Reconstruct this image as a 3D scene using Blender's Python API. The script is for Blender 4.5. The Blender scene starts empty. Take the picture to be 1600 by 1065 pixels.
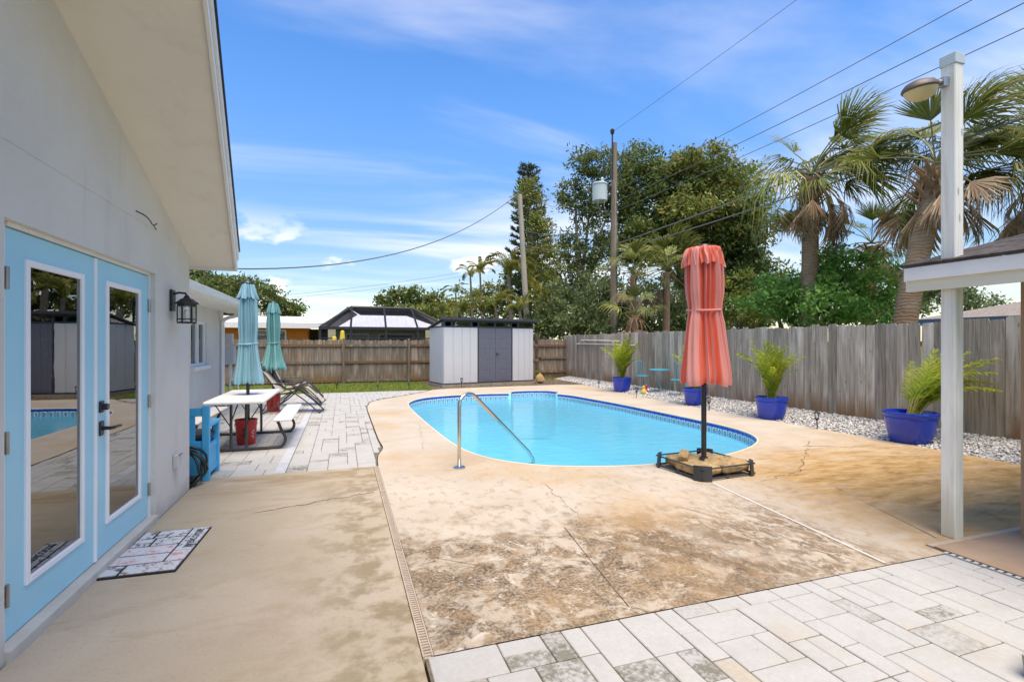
import bpy, bmesh, math, random
import numpy as np
from mathutils import Vector, Matrix, Euler
random.seed(7); np.random.seed(7)
R=math.radians
scene=bpy.context.scene; COL=scene.collection

# ------------------------------------------------------------------ camera, sky, sun, exposure
FPX=783.0; YAW=math.atan(265/783.0); EYE=1.5; HZ=537.0
S_,C_=math.sin(YAW),math.cos(YAW)
cam=bpy.data.cameras.new('camera'); camo=bpy.data.objects.new('camera',cam); COL.objects.link(camo)
cam.sensor_width=36; cam.lens=36*FPX/1600; cam.shift_y=4.5/1600; cam.clip_start=.05; cam.clip_end=2000
camo.location=(0,0,EYE); camo.rotation_euler=(R(90),0,-YAW); scene.camera=camo

SUN_EL=R(70); SUN_AZ=(.12,-1)           # horizontal direction the light comes from
sd=Vector((SUN_AZ[0],SUN_AZ[1],0)).normalized()
sv=Vector((sd.x*math.cos(SUN_EL),sd.y*math.cos(SUN_EL),math.sin(SUN_EL)))
world=bpy.data.worlds.new('World'); scene.world=world; world.use_nodes=True
wn=world.node_tree; wn.nodes.clear(); L=wn.links.new
def wnode(t,**k):
    n=wn.nodes.new(t)
    for a,b in k.items(): setattr(n,a,b)
    return n
def wmath(op,a,b=None,clamp=False):
    n=wnode('ShaderNodeMath',operation=op,use_clamp=clamp)
    for i,x in enumerate((a,b)):
        if x is None: continue
        if isinstance(x,(int,float)): n.inputs[i].default_value=x
        else: L(x,n.inputs[i])
    return n.outputs[0]
def wmap(x,a,b,c=0,d=1):
    n=wnode('ShaderNodeMapRange',interpolation_type='SMOOTHSTEP'); L(x,n.inputs[0])
    for i,v in enumerate((a,b,c,d)): n.inputs[i+1].default_value=v
    return n.outputs[0]
sky=wnode('ShaderNodeTexSky',sky_type='NISHITA'); sky.sun_disc=False
sky.sun_elevation=SUN_EL; sky.sun_rotation=math.atan2(sd.x,sd.y)
sky.air_density=1.0; sky.dust_density=.15; sky.ozone_density=2.2; sky.altitude=0
hs=wnode('ShaderNodeHueSaturation'); hs.inputs['Hue'].default_value=.508; hs.inputs['Saturation'].default_value=1.34; hs.inputs['Value'].default_value=1.0
L(sky.outputs[0],hs.inputs['Color'])
tc=wnode('ShaderNodeTexCoord'); sp=wnode('ShaderNodeSeparateXYZ'); L(tc.outputs['Generated'],sp.inputs[0])
zz=wmath('MAXIMUM',sp.outputs[2],0.0)
den=wmath('ADD',zz,.12)
px=wmath('DIVIDE',sp.outputs[0],den); py=wmath('DIVIDE',sp.outputs[1],den)
cb=wnode('ShaderNodeCombineXYZ'); L(px,cb.inputs[0]); L(py,cb.inputs[1])
mp=wnode('ShaderNodeMapping'); L(cb.outputs[0],mp.inputs[0]); mp.inputs['Rotation'].default_value=(0,0,R(35)); mp.inputs['Scale'].default_value=(.35,1.0,1)
n1=wnode('ShaderNodeTexNoise'); n1.inputs['Scale'].default_value=1.15; n1.inputs['Detail'].default_value=7; n1.inputs['Roughness'].default_value=.52; n1.inputs['Distortion'].default_value=.5
L(mp.outputs[0],n1.inputs['Vector'])
wisp=wmath('MULTIPLY',wmap(n1.outputs['Fac'],.42,.80),.8)
n2=wnode('ShaderNodeTexNoise'); n2.inputs['Scale'].default_value=7.0; n2.inputs['Detail'].default_value=7; n2.inputs['Roughness'].default_value=.5
mp2=wnode('ShaderNodeMapping'); L(tc.outputs['Generated'],mp2.inputs[0]); mp2.inputs['Scale'].default_value=(1,1,2.0); mp2.inputs['Location'].default_value=(.35,.1,.0)
L(mp2.outputs[0],n2.inputs['Vector'])
cum=wmath('MULTIPLY',wmap(n2.outputs['Fac'],.54,.64),wmath('MULTIPLY',wmap(zz,.0,.05),wmap(zz,.26,.13)))
hz_=wnode('ShaderNodeVectorMath',operation='SCALE'); L(hs.outputs[0],hz_.inputs[0]); L(wmap(zz,.0,.45,.52,1.0),hz_.inputs['Scale'])
cl=wmath('MAXIMUM',wisp,wmath('MULTIPLY',cum,.9),clamp=True)
mixc=wnode('ShaderNodeMix',data_type='RGBA'); L(cl,mixc.inputs[0]); L(hz_.outputs[0],mixc.inputs[6]); mixc.inputs[7].default_value=(4.6,4.75,5.0,1)
bg=wnode('ShaderNodeBackground'); bg.inputs['Strength'].default_value=.15; L(mixc.outputs[2],bg.inputs['Color'])
wo=wnode('ShaderNodeOutputWorld'); L(bg.outputs[0],wo.inputs[0])
sl=bpy.data.lights.new('sun','SUN'); sl.energy=2.6; sl.angle=R(42); sl.color=(1,.95,.87)
so=bpy.data.objects.new('sun',sl); COL.objects.link(so); so.rotation_euler=sv.to_track_quat('Z','Y').to_euler(); so.location=(0,0,30)
scene.view_settings.view_transform='Standard'; scene.view_settings.look='None'
scene.view_settings.exposure=1.05; scene.view_settings.gamma=1
scene.view_settings.use_white_balance=True; scene.view_settings.white_balance_temperature=7700; scene.view_settings.white_balance_tint=13
scene.render.engine='CYCLES'
scene.cycles.max_bounces=8; scene.cycles.transparent_max_bounces=12
scene.cycles.use_denoising=True

# ------------------------------------------------------------------ layout helpers
def at(u,v,d):            # a spot seen towards (u,v) at a real distance d along the view axis
    l=d*(u-800)/FPX
    return Vector((d*S_+l*C_, d*C_-l*S_, EYE-d*(v-HZ)/FPX))
def ground(u,v,z=0):
    return at(u,v,FPX*(EYE-z)/(v-HZ))

# ------------------------------------------------------------------ materials
def ncol(c): return (c[0],c[1],c[2],1)
class NT:
    def __init__(s,name):
        s.m=bpy.data.materials.new(name); s.m.use_nodes=True; s.t=s.m.node_tree
        s.t.nodes.clear(); s.out=s.n('ShaderNodeOutputMaterial'); s.tc=s.n('ShaderNodeTexCoord')
    def n(s,t,**k):
        x=s.t.nodes.new(t)
        for a,b in k.items(): setattr(x,a,b)
        return x
    def l(s,a,b): s.t.links.new(a,b)
    def setin(s,sock,x):
        if isinstance(x,(int,float)): sock.default_value=x
        elif isinstance(x,tuple): sock.default_value=ncol(x) if len(sock.default_value)==4 else x
        else: s.l(x,sock)
    def math(s,op,a,b=0.0,clamp=False):
        x=s.n('ShaderNodeMath',operation=op,use_clamp=clamp); s.setin(x.inputs[0],a); s.setin(x.inputs[1],b); return x.outputs[0]
    def map(s,x,a,b,c=0.0,d=1.0,smooth=True):
        q=s.n('ShaderNodeMapRange'); 
        if smooth: q.interpolation_type='SMOOTHSTEP'
        s.setin(q.inputs[0],x)
        for i,v in enumerate((a,b,c,d)): q.inputs[i+1].default_value=v
        return q.outputs[0]
    def coord(s,kind='Object',scale=(1,1,1),loc=(0,0,0),rot=(0,0,0)):
        q=s.n('ShaderNodeMapping'); s.l(s.tc.outputs[kind],q.inputs[0])
        q.inputs['Scale'].default_value=scale; q.inputs['Location'].default_value=loc; q.inputs['Rotation'].default_value=rot
        return q.outputs[0]
    def noise(s,scale,vec=None,detail=4,rough=.55,dist=0.0):
        q=s.n('ShaderNodeTexNoise'); q.inputs['Scale'].default_value=scale; q.inputs['Detail'].default_value=detail
        q.inputs['Roughness'].default_value=rough; q.inputs['Distortion'].default_value=dist
        s.l(vec if vec is not None else s.tc.outputs['Object'],q.inputs['Vector']); return q.outputs['Fac']
    def vor(s,scale,vec=None,feature='F1',out='Distance'):
        q=s.n('ShaderNodeTexVoronoi',feature=feature); q.inputs['Scale'].default_value=scale
        s.l(vec if vec is not None else s.tc.outputs['Object'],q.inputs['Vector']); return q.outputs[out]
    def ramp(s,x,stops):
        q=s.n('ShaderNodeValToRGB'); s.l(x,q.inputs[0]); e=q.color_ramp.elements
        while len(e)<len(stops): e.new(.5)
        for el,(p,c) in zip(e,stops): el.position=p; el.color=ncol(c)
        return q.outputs[0]
    def mix(s,f,a,b,mode='MIX'):
        q=s.n('ShaderNodeMix',data_type='RGBA',blend_type=mode); s.setin(q.inputs[0],f); s.setin(q.inputs[6],a); s.setin(q.inputs[7],b); return q.outputs[2]
    def scalec(s,c,f):      # colour times a number
        q=s.n('ShaderNodeVectorMath',operation='SCALE'); s.setin(q.inputs[0],c) if not isinstance(c,tuple) else setattr(q.inputs[0],'default_value',c)
        s.setin(q.inputs['Scale'],f); return q.outputs[0]
    def bsdf(s,col,rough=.6,metal=0.0,bump=None,bd=.01,bs=.4,spec=.5,**k):
        p=s.n('ShaderNodeBsdfPrincipled'); s.setin(p.inputs['Base Color'],col); s.setin(p.inputs['Roughness'],rough); s.setin(p.inputs['Metallic'],metal)
        p.inputs['Specular IOR Level'].default_value=spec
        for a,b in k.items(): s.setin(p.inputs[a.replace('_',' ')],b)
        if bump is not None:
            b=s.n('ShaderNodeBump'); b.inputs['Distance'].default_value=bd; b.inputs['Strength'].default_value=bs; s.l(bump,b.inputs['Height']); s.l(b.outputs[0],p.inputs['Normal'])
        return p.outputs[0]
    def done(s,sh): s.l(sh,s.out.inputs[0]); return s.m
    def objrand(s): return s.n('ShaderNodeObjectInfo').outputs['Random']
    def island(s): return s.n('ShaderNodeNewGeometry').outputs['Random Per Island']
MAT={}
def plain(name,c,rough=.5,metal=0,var=.12,scale=6,bump=.15,bscale=60,spec=.5,rand=0.0,stretch=(1,1,1),dirt=0.0,**k):
    t=NT(name); f=t.noise(scale,t.coord(scale=stretch),5)
    col=t.ramp(f,[(.25,tuple(x*(1-var) for x in c)),(.75,tuple(min(1,x*(1+var)) for x in c))])
    if dirt: 
        g=t.map(t.noise(scale*2.7,t.coord(scale=stretch,loc=(3,5,1)),7,.65),.52,.72); col=t.mix(t.math('MULTIPLY',g,dirt),col,(.16,.12,.07))
    if rand: col=t.scalec(col,t.map(t.objrand(),0,1,1-rand,1+rand,False))
    b=t.noise(bscale,t.coord(scale=stretch),3)
    MAT[name]=t.done(t.bsdf(col,rough,metal,b if bump else None,.004,bump,spec,**k)); return MAT[name]

t=NT('stucco'); gp_=t.n('ShaderNodeNewGeometry').outputs['Position']; sz_=t.n('ShaderNodeSeparateXYZ'); t.l(gp_,sz_.inputs[0])
c=t.ramp(t.noise(1.1,gp_,7,.6),[(.28,(.61,.582,.525)),(.55,(.675,.645,.585)),(.8,(.71,.68,.62))])
st_=t.n('ShaderNodeMapping'); t.l(gp_,st_.inputs[0]); st_.inputs['Scale'].default_value=(3,3,.35)
c=t.mix(t.map(t.noise(1.6,st_.outputs[0],7,.66),.54,.75,0,.28),c,(.40,.385,.36))
c=t.mix(t.math('MULTIPLY',t.map(t.math('ADD',sz_.outputs[2],t.math('MULTIPLY',t.noise(5,gp_,6,.7),.30)),.14,.34,1,0),.45),c,(.36,.31,.24))
c=t.mix(t.map(t.noise(130,gp_,3,.6),.55,.75,0,.16),c,(.38,.38,.38))
MAT['stucco']=t.done(t.bsdf(c,.92,0,t.math('ADD',t.noise(120,gp_,4,.7),t.math('MULTIPLY',t.noise(28,gp_,4),.8)),.008,.55,.2))
plain('soffit',(.78,.74,.67),.8,var=.04,scale=2,bump=.1,spec=.2,dirt=.08)
plain('trim_white',(.76,.76,.74),.5,var=.04,bump=.1,dirt=.06)
plain('gutter_white',(.80,.80,.79),.35,var=.03,bump=0)
plain('door_blue',(.32,.65,.76),.42,var=.03,scale=3,bump=.08,bscale=40)
plain('frame_white',(.84,.84,.84),.35,var=.02,bump=0)
plain('black_metal',(.018,.018,.02),.4,var=.2,bump=.1)
plain('bronze_tube',(.045,.038,.032),.45,var=.25,bump=.1)
plain('steel',(.62,.61,.58),.22,1.0,var=.08,scale=20,bump=.05)
plain('steel_dull',(.42,.41,.39),.4,1.0,var=.15,scale=20)
plain('grey_box',(.50,.50,.49),.5,var=.06)
plain('roof_dark',(.10,.09,.085),.9,var=.3,scale=12)
plain('room_and_shade_dark',(.06,.055,.05),.9,var=.1)
plain('soil',(.045,.03,.02),.95,var=.4,scale=25,bump=.8,bscale=40)
plain('pot_blue',(.002,.036,.40),.14,var=.12,scale=3,bump=.05,bscale=12,spec=.7)
plain('teal_metal',(.03,.36,.48),.4,var=.1)
plain('bench_blue',(.03,.38,.66),.5,var=.08,scale=5,bump=.15,bscale=30,stretch=(1,1,.3))
plain('table_white',(.74,.72,.68),.45,var=.05,scale=4,bump=.2,bscale=80,dirt=.18)
plain('bucket_red',(.55,.025,.02),.4,var=.1,bump=.05)
plain('bucket_black',(.03,.015,.015),.5)
plain('bucket_white',(.75,.70,.68),.5)
plain('sling_beige',(.42,.38,.31),.85,var=.06,scale=20,bump=.4,bscale=220)
plain('cushion_dark',(.05,.05,.055),.85,var=.2)
plain('hose_black',(.012,.018,.018),.35,var=.2)
plain('umbrella_pole',(.05,.05,.055),.38,.6,var=.1)
plain('base_plastic',(.035,.036,.038),.5,var=.12,bump=.15)
plain('sandbag',(.36,.245,.115),.9,var=.45,scale=14,bump=.7,bscale=70,dirt=.3)
plain('stone_block',(.44,.40,.29),.95,var=.3,scale=12,bump=.8,bscale=40,dirt=.4)
plain('shed_white',(.53,.535,.54),.55,var=.03,scale=3,bump=.05,dirt=.04)
plain('shed_dark',(.042,.046,.058),.5,var=.1,bump=.1)
plain('shed_door',(.115,.122,.155),.55,var=.06,bump=.25,bscale=30)
plain('pvc',(.62,.60,.55),.5,var=.08)
plain('pole_wood',(.22,.165,.12),.9,var=.3,scale=9,stretch=(3,3,.15),bump=.6,bscale=40)
plain('pole_grey',(.36,.32,.26),.9,var=.22,scale=9,stretch=(3,3,.15),bump=.6,bscale=40)
plain('wire',(.13,.13,.135),.6,var=.1)
plain('transformer_grey',(.46,.53,.54),.45,var=.06)
plain('orange_wall',(.62,.18,.035),.8,var=.08)
plain('white_roof',(.72,.70,.68),.6,var=.06,dirt=.1)
plain('metal_roof',(.44,.45,.47),.45,var=.14,scale=2.5,stretch=(3,.3,1),dirt=.3)
plain('screen_black',(.018,.018,.02),.6,var=.2)
plain('tan_wall',(.46,.36,.22),.85,var=.08)
plain('blue_fascia',(.07,.14,.26),.6,var=.1)
plain('tan_post',(.40,.26,.16),.85,var=.18,scale=5,stretch=(2,2,.3),bump=.4,dirt=.1)
plain('cream_beam',(.72,.69,.55),.6,var=.06,scale=5,stretch=(2,.3,2),bump=.3,bscale=30,dirt=.10)
plain('drain_tan',(.47,.38,.285),.6,var=.1,dirt=.3)
plain('joint_white',(.60,.57,.50),.8,var=.08,dirt=.1)
plain('coping',(.68,.57,.42),.85,var=.08)
plain('crack',(.10,.065,.035),.95,var=.3,scale=20)
plain('mat_rubber',(.02,.02,.02),.9,var=.2,scale=30,bump=.6,bscale=150)
plain('mat_ink',(.04,.05,.07),.9,var=.3,scale=30)
plain('lamp_glass',(.62,.52,.27),.4,var=.1)
plain('yellow_cloth',(.65,.50,.06),.8)
plain('red_paint',(.5,.03,.12),.5)
plain('copper',(.10,.075,.055),.5)
plain('bark',(.16,.115,.075),.95,var=.35,scale=14,stretch=(1,1,.3),bump=.9,bscale=30)
plain('bark_grey',(.20,.17,.135),.95,var=.3,scale=14,stretch=(1,1,.3),bump=.9,bscale=30)
plain('boot',(.27,.165,.085),.9,var=.35,scale=9,bump=.6,bscale=30,rand=.25)
plain('truck_white',(.70,.70,.72),.4,var=.05)
plain('concrete_pad',(.30,.25,.18),.9,var=.25,scale=5,bump=.5,bscale=50,dirt=.5)

# sabal trunk: rings
t=NT('palm_trunk'); w=t.n('ShaderNodeTexWave',wave_type='BANDS',bands_direction='Z'); t.l(t.tc.outputs['Object'],w.inputs['Vector']); w.inputs['Scale'].default_value=4.5; w.inputs['Distortion'].default_value=7; w.inputs['Detail'].default_value=3
c=t.ramp(w.outputs['Fac'],[(.2,(.19,.115,.065)),(.7,(.28,.175,.10))]); c=t.mix(t.map(t.noise(5,None,6,.65),.36,.68),c,(.25,.195,.135))
MAT['palm_trunk']=t.done(t.bsdf(c,.95,0,t.math('ADD',t.math('MULTIPLY',w.outputs['Fac'],.4),t.noise(14,None,6,.7)),.02,.6,.2))

def wood(name,a,b,c,low,rand=.22):
    t=NT(name); r=t.objrand()
    off=t.n('ShaderNodeCombineXYZ'); t.l(t.math('MULTIPLY',r,37.0),off.inputs[0]); t.l(t.math('MULTIPLY',r,11.0),off.inputs[2])
    ad=t.n('ShaderNodeVectorMath',operation='ADD'); t.l(t.tc.outputs['Object'],ad.inputs[0]); t.l(off.outputs[0],ad.inputs[1])
    mp=t.n('ShaderNodeMapping'); t.l(ad.outputs[0],mp.inputs[0]); mp.inputs['Scale'].default_value=(26,26,1.1)
    g=t.noise(1.0,mp.outputs[0],7,.62,.9)
    mp2=t.n('ShaderNodeMapping'); t.l(ad.outputs[0],mp2.inputs[0]); mp2.inputs['Scale'].default_value=(5,5,1.0)
    g2=t.noise(1.0,mp2.outputs[0],4,.5)
    col=t.ramp(g,[(.25,a),(.5,b),(.78,c)])
    col=t.mix(t.map(g2,.50,.72,0,.6),col,tuple(x*1.25 for x in c))
    kn=t.vor(1.0,(lambda q:(q.inputs['Scale'].__setattr__('default_value',(7,7,2.6)),t.l(ad.outputs[0],q.inputs[0]),q.outputs[0])[2])(t.n('ShaderNodeMapping')))
    col=t.mix(t.map(kn,.05,.12,.55,0),col,tuple(x*.35 for x in a))
    sz=t.n('ShaderNodeSeparateXYZ'); t.l(t.tc.outputs['Object'],sz.inputs[0])
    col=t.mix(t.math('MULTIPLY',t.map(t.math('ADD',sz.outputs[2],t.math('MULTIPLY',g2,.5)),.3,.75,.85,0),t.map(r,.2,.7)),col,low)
    col=t.scalec(col,t.map(r,0,1,1-rand,1+rand,False))
    MAT[name]=t.done(t.bsdf(col,.92,0,g,.006,.6,.2))
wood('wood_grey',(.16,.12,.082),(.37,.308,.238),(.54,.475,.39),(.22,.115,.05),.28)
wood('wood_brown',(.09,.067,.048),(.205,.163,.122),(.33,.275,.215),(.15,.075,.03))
wood('post_white',(.50,.50,.43),(.70,.70,.63),(.78,.78,.73),(.60,.58,.46),.02)

# weathered tabs
t=NT('shingle'); c=t.ramp(t.noise(9,None,5),[(.3,(.035,.03,.028)),(.7,(.10,.088,.08))]); c=t.scalec(c,t.map(t.objrand(),0,1,.7,1.35,False)); MAT['shingle']=t.done(t.bsdf(c,.95,0,t.noise(90),.004,.7,.2))
t=NT('shingle_grey'); w=t.n('ShaderNodeTexBrick'); t.l(t.coord(scale=(1.2,1.2,1.2)),w.inputs[0]); w.inputs['Color1'].default_value=(.25,.215,.185,1); w.inputs['Color2'].default_value=(.34,.30,.26,1); w.inputs['Mortar'].default_value=(.15,.13,.11,1); w.inputs['Scale'].default_value=3.5; w.inputs['Mortar Size'].default_value=.02
MAT['shingle_grey']=t.done(t.bsdf(w.outputs[0],.95,0,t.noise(30),.01,.5,.2))

# paving stones
t=NT('paver'); r=t.objrand(); off=t.n('ShaderNodeCombineXYZ'); t.l(t.math('MULTIPLY',r,50.0),off.inputs[0]); t.l(t.math('MULTIPLY',r,23.0),off.inputs[1])
ad=t.n('ShaderNodeVectorMath',operation='ADD'); t.l(t.tc.outputs['Object'],ad.inputs[0]); t.l(off.outputs[0],ad.inputs[1])
f=t.noise(5,ad.outputs[0],6,.6); g=t.noise(38,ad.outputs[0],4,.6)
c=t.ramp(f,[(.25,(.37,.37,.345)),(.6,(.475,.47,.445)),(.85,(.53,.505,.445))])
r2=t.math('FRACT',t.math('MULTIPLY',r,7.31)); dirty=t.map(r2,.78,.95,.0,1.0)
m=t.math('MULTIPLY',t.map(t.math('ADD',t.math('MULTIPLY',f,.75),t.math('MULTIPLY',g,.55)),.52,.80),t.math('ADD',dirty,.16))
c=t.mix(m,c,(.17,.165,.13)); c=t.mix(t.math('MULTIPLY',t.map(t.noise(2.2,ad.outputs[0],5),.50,.75),t.map(t.math('FRACT',t.math('MULTIPLY',r,3.77)),.55,.9,.08,.75)),c,(.46,.37,.24))
gp_=t.n('ShaderNodeNewGeometry').outputs['Position']; c=t.mix(t.map(t.noise(1.7,gp_,7,.65),.50,.74,0,.5),c,(.36,.33,.27)); c=t.mix(t.map(t.noise(26,gp_,5,.7),.58,.72,0,.4),c,(.30,.28,.23)); MAT['paver']=t.done(t.bsdf(c,.85,0,g,.004,.5,.3))
t=NT('paver_grey'); c=t.ramp(t.noise(8,None,5),[(.3,(.40,.41,.42)),(.7,(.52,.53,.54))]); MAT['paver_grey']=t.done(t.bsdf(c,.85,0,t.noise(60),.004,.5,.3))
plain('joint_sand',(.16,.125,.085),.95,var=.4,scale=30,bump=.6,bscale=90)

# pool deck: sprayed cream concrete, weathered
t=NT('deck'); s=t.n('ShaderNodeSeparateXYZ'); t.l(t.tc.outputs['Object'],s.inputs[0]); X,Y=s.outputs[0],s.outputs[1]
f=t.noise(1.1,None,7,.6); f2=t.noise(5.5,None,8,.66,.3); f3=t.noise(34,None,5,.7); f4=t.noise(.55,t.coord(loc=(4,2,0)),5,.55)
c=t.ramp(f,[(.25,(.42,.35,.255)),(.5,(.485,.42,.33)),(.8,(.55,.49,.40))])
rag=t.math('ADD',t.math('MULTIPLY',t.math('SUBTRACT',f,.5),2.0),t.math('MULTIPLY',t.math('SUBTRACT',f2,.5),1.2))
wl=t.math('MULTIPLY',t.map(t.math('ADD',Y,t.math('MULTIPLY',rag,1.6)),4.25,3.5),t.map(t.math('ADD',X,rag),3.2,2.1))
wr=t.math('MULTIPLY',t.map(t.math('ADD',Y,t.math('MULTIPLY',rag,1.3)),4.9,3.2),t.math('MULTIPLY',t.map(X,1.5,2.6),t.map(X,3.95,3.55)))
flake=t.math('MULTIPLY',t.map(t.noise(9,t.coord(scale=(1.4,.8,1),rot=(0,0,.7)),9,.80,.8),.46,.54),t.map(t.noise(2.3,t.coord(loc=(1,4,0)),4),.36,.56,.35,1.0))
speck=t.map(t.noise(46,None,4,.65),.36,.62)
blotch=t.map(t.noise(3.2,t.coord(loc=(.7,.2,0)),9,.72,.5),.42,.52)
brown=t.ramp(t.noise(8,None,7,.7),[(.3,(.065,.038,.015)),(.5,(.13,.077,.031)),(.72,(.25,.16,.075))])
grey=t.ramp(t.noise(9,None,6,.7),[(.3,(.105,.064,.032)),(.7,(.22,.145,.078))])
ml=t.math('MULTIPLY',wl,t.math('MULTIPLY',t.math('ADD',.16,t.math('MULTIPLY',blotch,.84)),t.math('ADD',.5,t.math('MULTIPLY',speck,.5))))
c=t.mix(t.math('MULTIPLY',ml,.97),c,brown); blk=t.math('MULTIPLY',wl,t.map(t.noise(5.5,t.coord(loc=(3,3,0)),9,.74,.4),.54,.66,0,.8)); c=t.mix(blk,c,(.055,.036,.018)); wht=t.math('MULTIPLY',wl,t.map(t.noise(6.5,t.coord(loc=(8,1,0)),9,.76,.6),.57,.62,0,.85)); c=t.mix(wht,c,(.56,.50,.41))
mr=t.math('MULTIPLY',wr,t.math('ADD',t.math('MULTIPLY',flake,.80),t.math('MULTIPLY',blotch,.18)),True)
c=t.mix(t.math('MULTIPLY',mr,.9),c,grey)
m1=t.math('MAXIMUM',ml,mr)
spread=t.math('MULTIPLY',t.map(Y,7.5,4.4),t.map(t.noise(7,t.coord(scale=(1.4,.9,1),rot=(0,0,.6)),7,.68,.4),.51,.64,0,.55)); c=t.mix(spread,c,(.33,.215,.115))
m2=t.math('MULTIPLY',t.map(t.math('ADD',X,rag),3.7,4.9),t.map(t.math('ADD',Y,rag),6.6,4.2))
sweep=t.noise(1.5,t.coord(scale=(.45,1.9,1),rot=(0,0,.35)),8,.68,.6)
c=t.mix(t.math('MULTIPLY',m2,t.map(t.math('ADD',sweep,t.math('MULTIPLY',f3,.25)),.38,.66,.55,1.0)),c,t.ramp(t.noise(4.5,t.coord(scale=(.6,1.6,1),rot=(0,0,.35)),8,.68,.4),[(.28,(.17,.092,.028)),(.46,(.40,.235,.080)),(.75,(.60,.42,.20))]))
m3=t.math('MULTIPLY',t.map(t.math('ADD',f4,t.math('MULTIPLY',f2,.25)),.60,.80),.55)
c=t.mix(m3,c,(.46,.31,.155))
c=t.mix(t.map(t.noise(14,t.coord(scale=(1,1.7,1)),6,.7),.60,.72,0,.33),c,(.32,.235,.145))
c=t.mix(t.map(t.noise(60,None,3,.6),.60,.72,0,.35),c,(.34,.25,.16))
MAT['deck']=t.done(t.bsdf(c,.86,0,t.math('ADD',f3,t.math('MULTIPLY',m1,-.6)),.006,.55,.3))

t=NT('slab'); s=t.n('ShaderNodeSeparateXYZ'); t.l(t.tc.outputs['Object'],s.inputs[0])
f=t.noise(.8,None,6,.55); f2=t.noise(4,None,7,.65)
c=t.ramp(f,[(.3,(.38,.305,.22)),(.5,(.44,.365,.27)),(.75,(.50,.43,.33))])
gm=t.math('MULTIPLY',t.map(t.noise(.9,t.coord(loc=(7,1,0)),7,.66),.42,.62),.8)
c=t.mix(gm,c,(.40,.335,.225))
edge=t.math('MULTIPLY',t.map(s.outputs[0],-.5,.25),t.map(f2,.44,.60,0,.9))
c=t.mix(edge,c,(.25,.195,.11))
far=t.math('MULTIPLY',t.map(s.outputs[1],5.2,6.2),t.map(t.noise(2.4,t.coord(scale=(.5,2,1)),7,.65),.42,.62,.15,.9)); c=t.mix(far,c,(.27,.195,.10))
c=t.mix(t.map(t.noise(17,None,6,.7),.60,.74,0,.35),c,(.25,.19,.115))
c=t.mix(t.map(t.noise(55,None,4,.7),.52,.70,0,.35),c,(.27,.20,.12)); c=t.mix(t.map(t.noise(2.6,t.coord(scale=(.6,1.4,1),loc=(2,9,0)),8,.7,.5),.50,.72,0,.5),c,(.33,.235,.13)); c=t.mix(t.map(t.vor(5.5),.016,.026,.8,0),c,(.09,.06,.035))
c=t.mix(t.math('MULTIPLY',t.map(f2,.60,.74),.35),c,(.56,.48,.37))
MAT['slab']=t.done(t.bsdf(c,.8,0,t.noise(70,None,5),.003,.45,.35))
t=NT('slab_pink'); c=t.ramp(t.noise(1.4,None,7,.6),[(.3,(.34,.225,.145)),(.7,(.44,.325,.225))]); c=t.mix(t.map(t.noise(9,None,6),.55,.75,0,.5),c,(.27,.18,.11)); MAT['slab_pink']=t.done(t.bsdf(c,.85,0,t.noise(60),.003,.4,.3))

# ground and vegetation
t=NT('lawn'); c=t.ramp(t.noise(2.2,None,8,.65),[(.3,(.05,.07,.018)),(.55,(.13,.16,.035)),(.8,(.21,.19,.07))]); MAT['lawn']=t.done(t.bsdf(c,.95,0,t.noise(30),.03,.8,.1))
plain('mud',(.115,.085,.055),.95,var=.45,scale=4,bump=.8,bscale=25)
def leafmat(name,stops,trans=.35,island=True,rough=.55,obj=False):
    t=NT(name); r=t.island() if island else t.objrand()
    c=t.ramp(r,stops)
    if obj: c=t.scalec(c,t.map(t.objrand(),0,1,.75,1.25,False))
    a=t.bsdf(c,rough,0,None,spec=.35); b=t.n('ShaderNodeBsdfTranslucent'); t.l(t.scalec(c,1.25),b.inputs[0])
    m=t.n('ShaderNodeMixShader'); m.inputs[0].default_value=trans; t.l(a,m.inputs[1]); t.l(b.outputs[0],m.inputs[2]); MAT[name]=t.done(m.outputs[0])
leafmat('leaf_oak',[(0,(.06,.098,.025)),(.5,(.11,.165,.04)),(.85,(.19,.235,.065)),(1,(.28,.22,.07))])
leafmat('leaf_dark',[(0,(0.068,0.103,0.041)),(.6,(0.127,0.177,0.059)),(1,(0.251,0.263,0.103))])
leafmat('leaf_rust',[(0,(.09,.135,.03)),(.5,(.175,.23,.05)),(.78,(.27,.29,.07)),(1,(.38,.22,.07))])
leafmat('leaf_bright',[(0,(0.078,0.187,0.034)),(.5,(0.146,0.324,0.061)),(1,(0.274,0.461,0.102))])
leafmat('leaf_lime',[(0,(0.110,0.154,0.028)),(.5,(0.209,0.253,0.039)),(1,(0.341,0.308,0.055))])
leafmat('leaf_pine',[(0,(0.023,0.044,0.023)),(.6,(0.046,0.072,0.033)),(1,(0.091,0.111,0.046))],.15)
leafmat('leaf_palm',[(0,(.10,.135,.03)),(.5,(.19,.235,.05)),(.8,(.30,.30,.08)),(1,(.42,.33,.13))],.3,obj=True)
leafmat('leaf_dead',[(0,(0.198,0.121,0.066)),(.5,(0.341,0.231,0.138)),(1,(0.495,0.380,0.253))],.2,obj=True)
leafmat('leaf_areca',[(0,(0.143,0.220,0.017)),(.5,(0.286,0.374,0.028)),(.85,(0.440,0.462,0.044)),(1,(0.528,0.396,0.066))],.4,obj=True)
leafmat('leaf_queen',[(0,(0.103,0.138,0.029)),(.5,(0.196,0.230,0.040)),(1,(0.380,0.299,0.069))],.35,obj=True)
leafmat('grass_blade',[(0,(0.105,0.180,0.030)),(.5,(0.240,0.330,0.045)),(1,(0.435,0.420,0.120))],.3)
plain('cane',(.30,.24,.07),.6,var=.3,scale=10,stretch=(1,1,.4))
plain('petiole',(.17,.17,.06),.6,var=.3)
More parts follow.
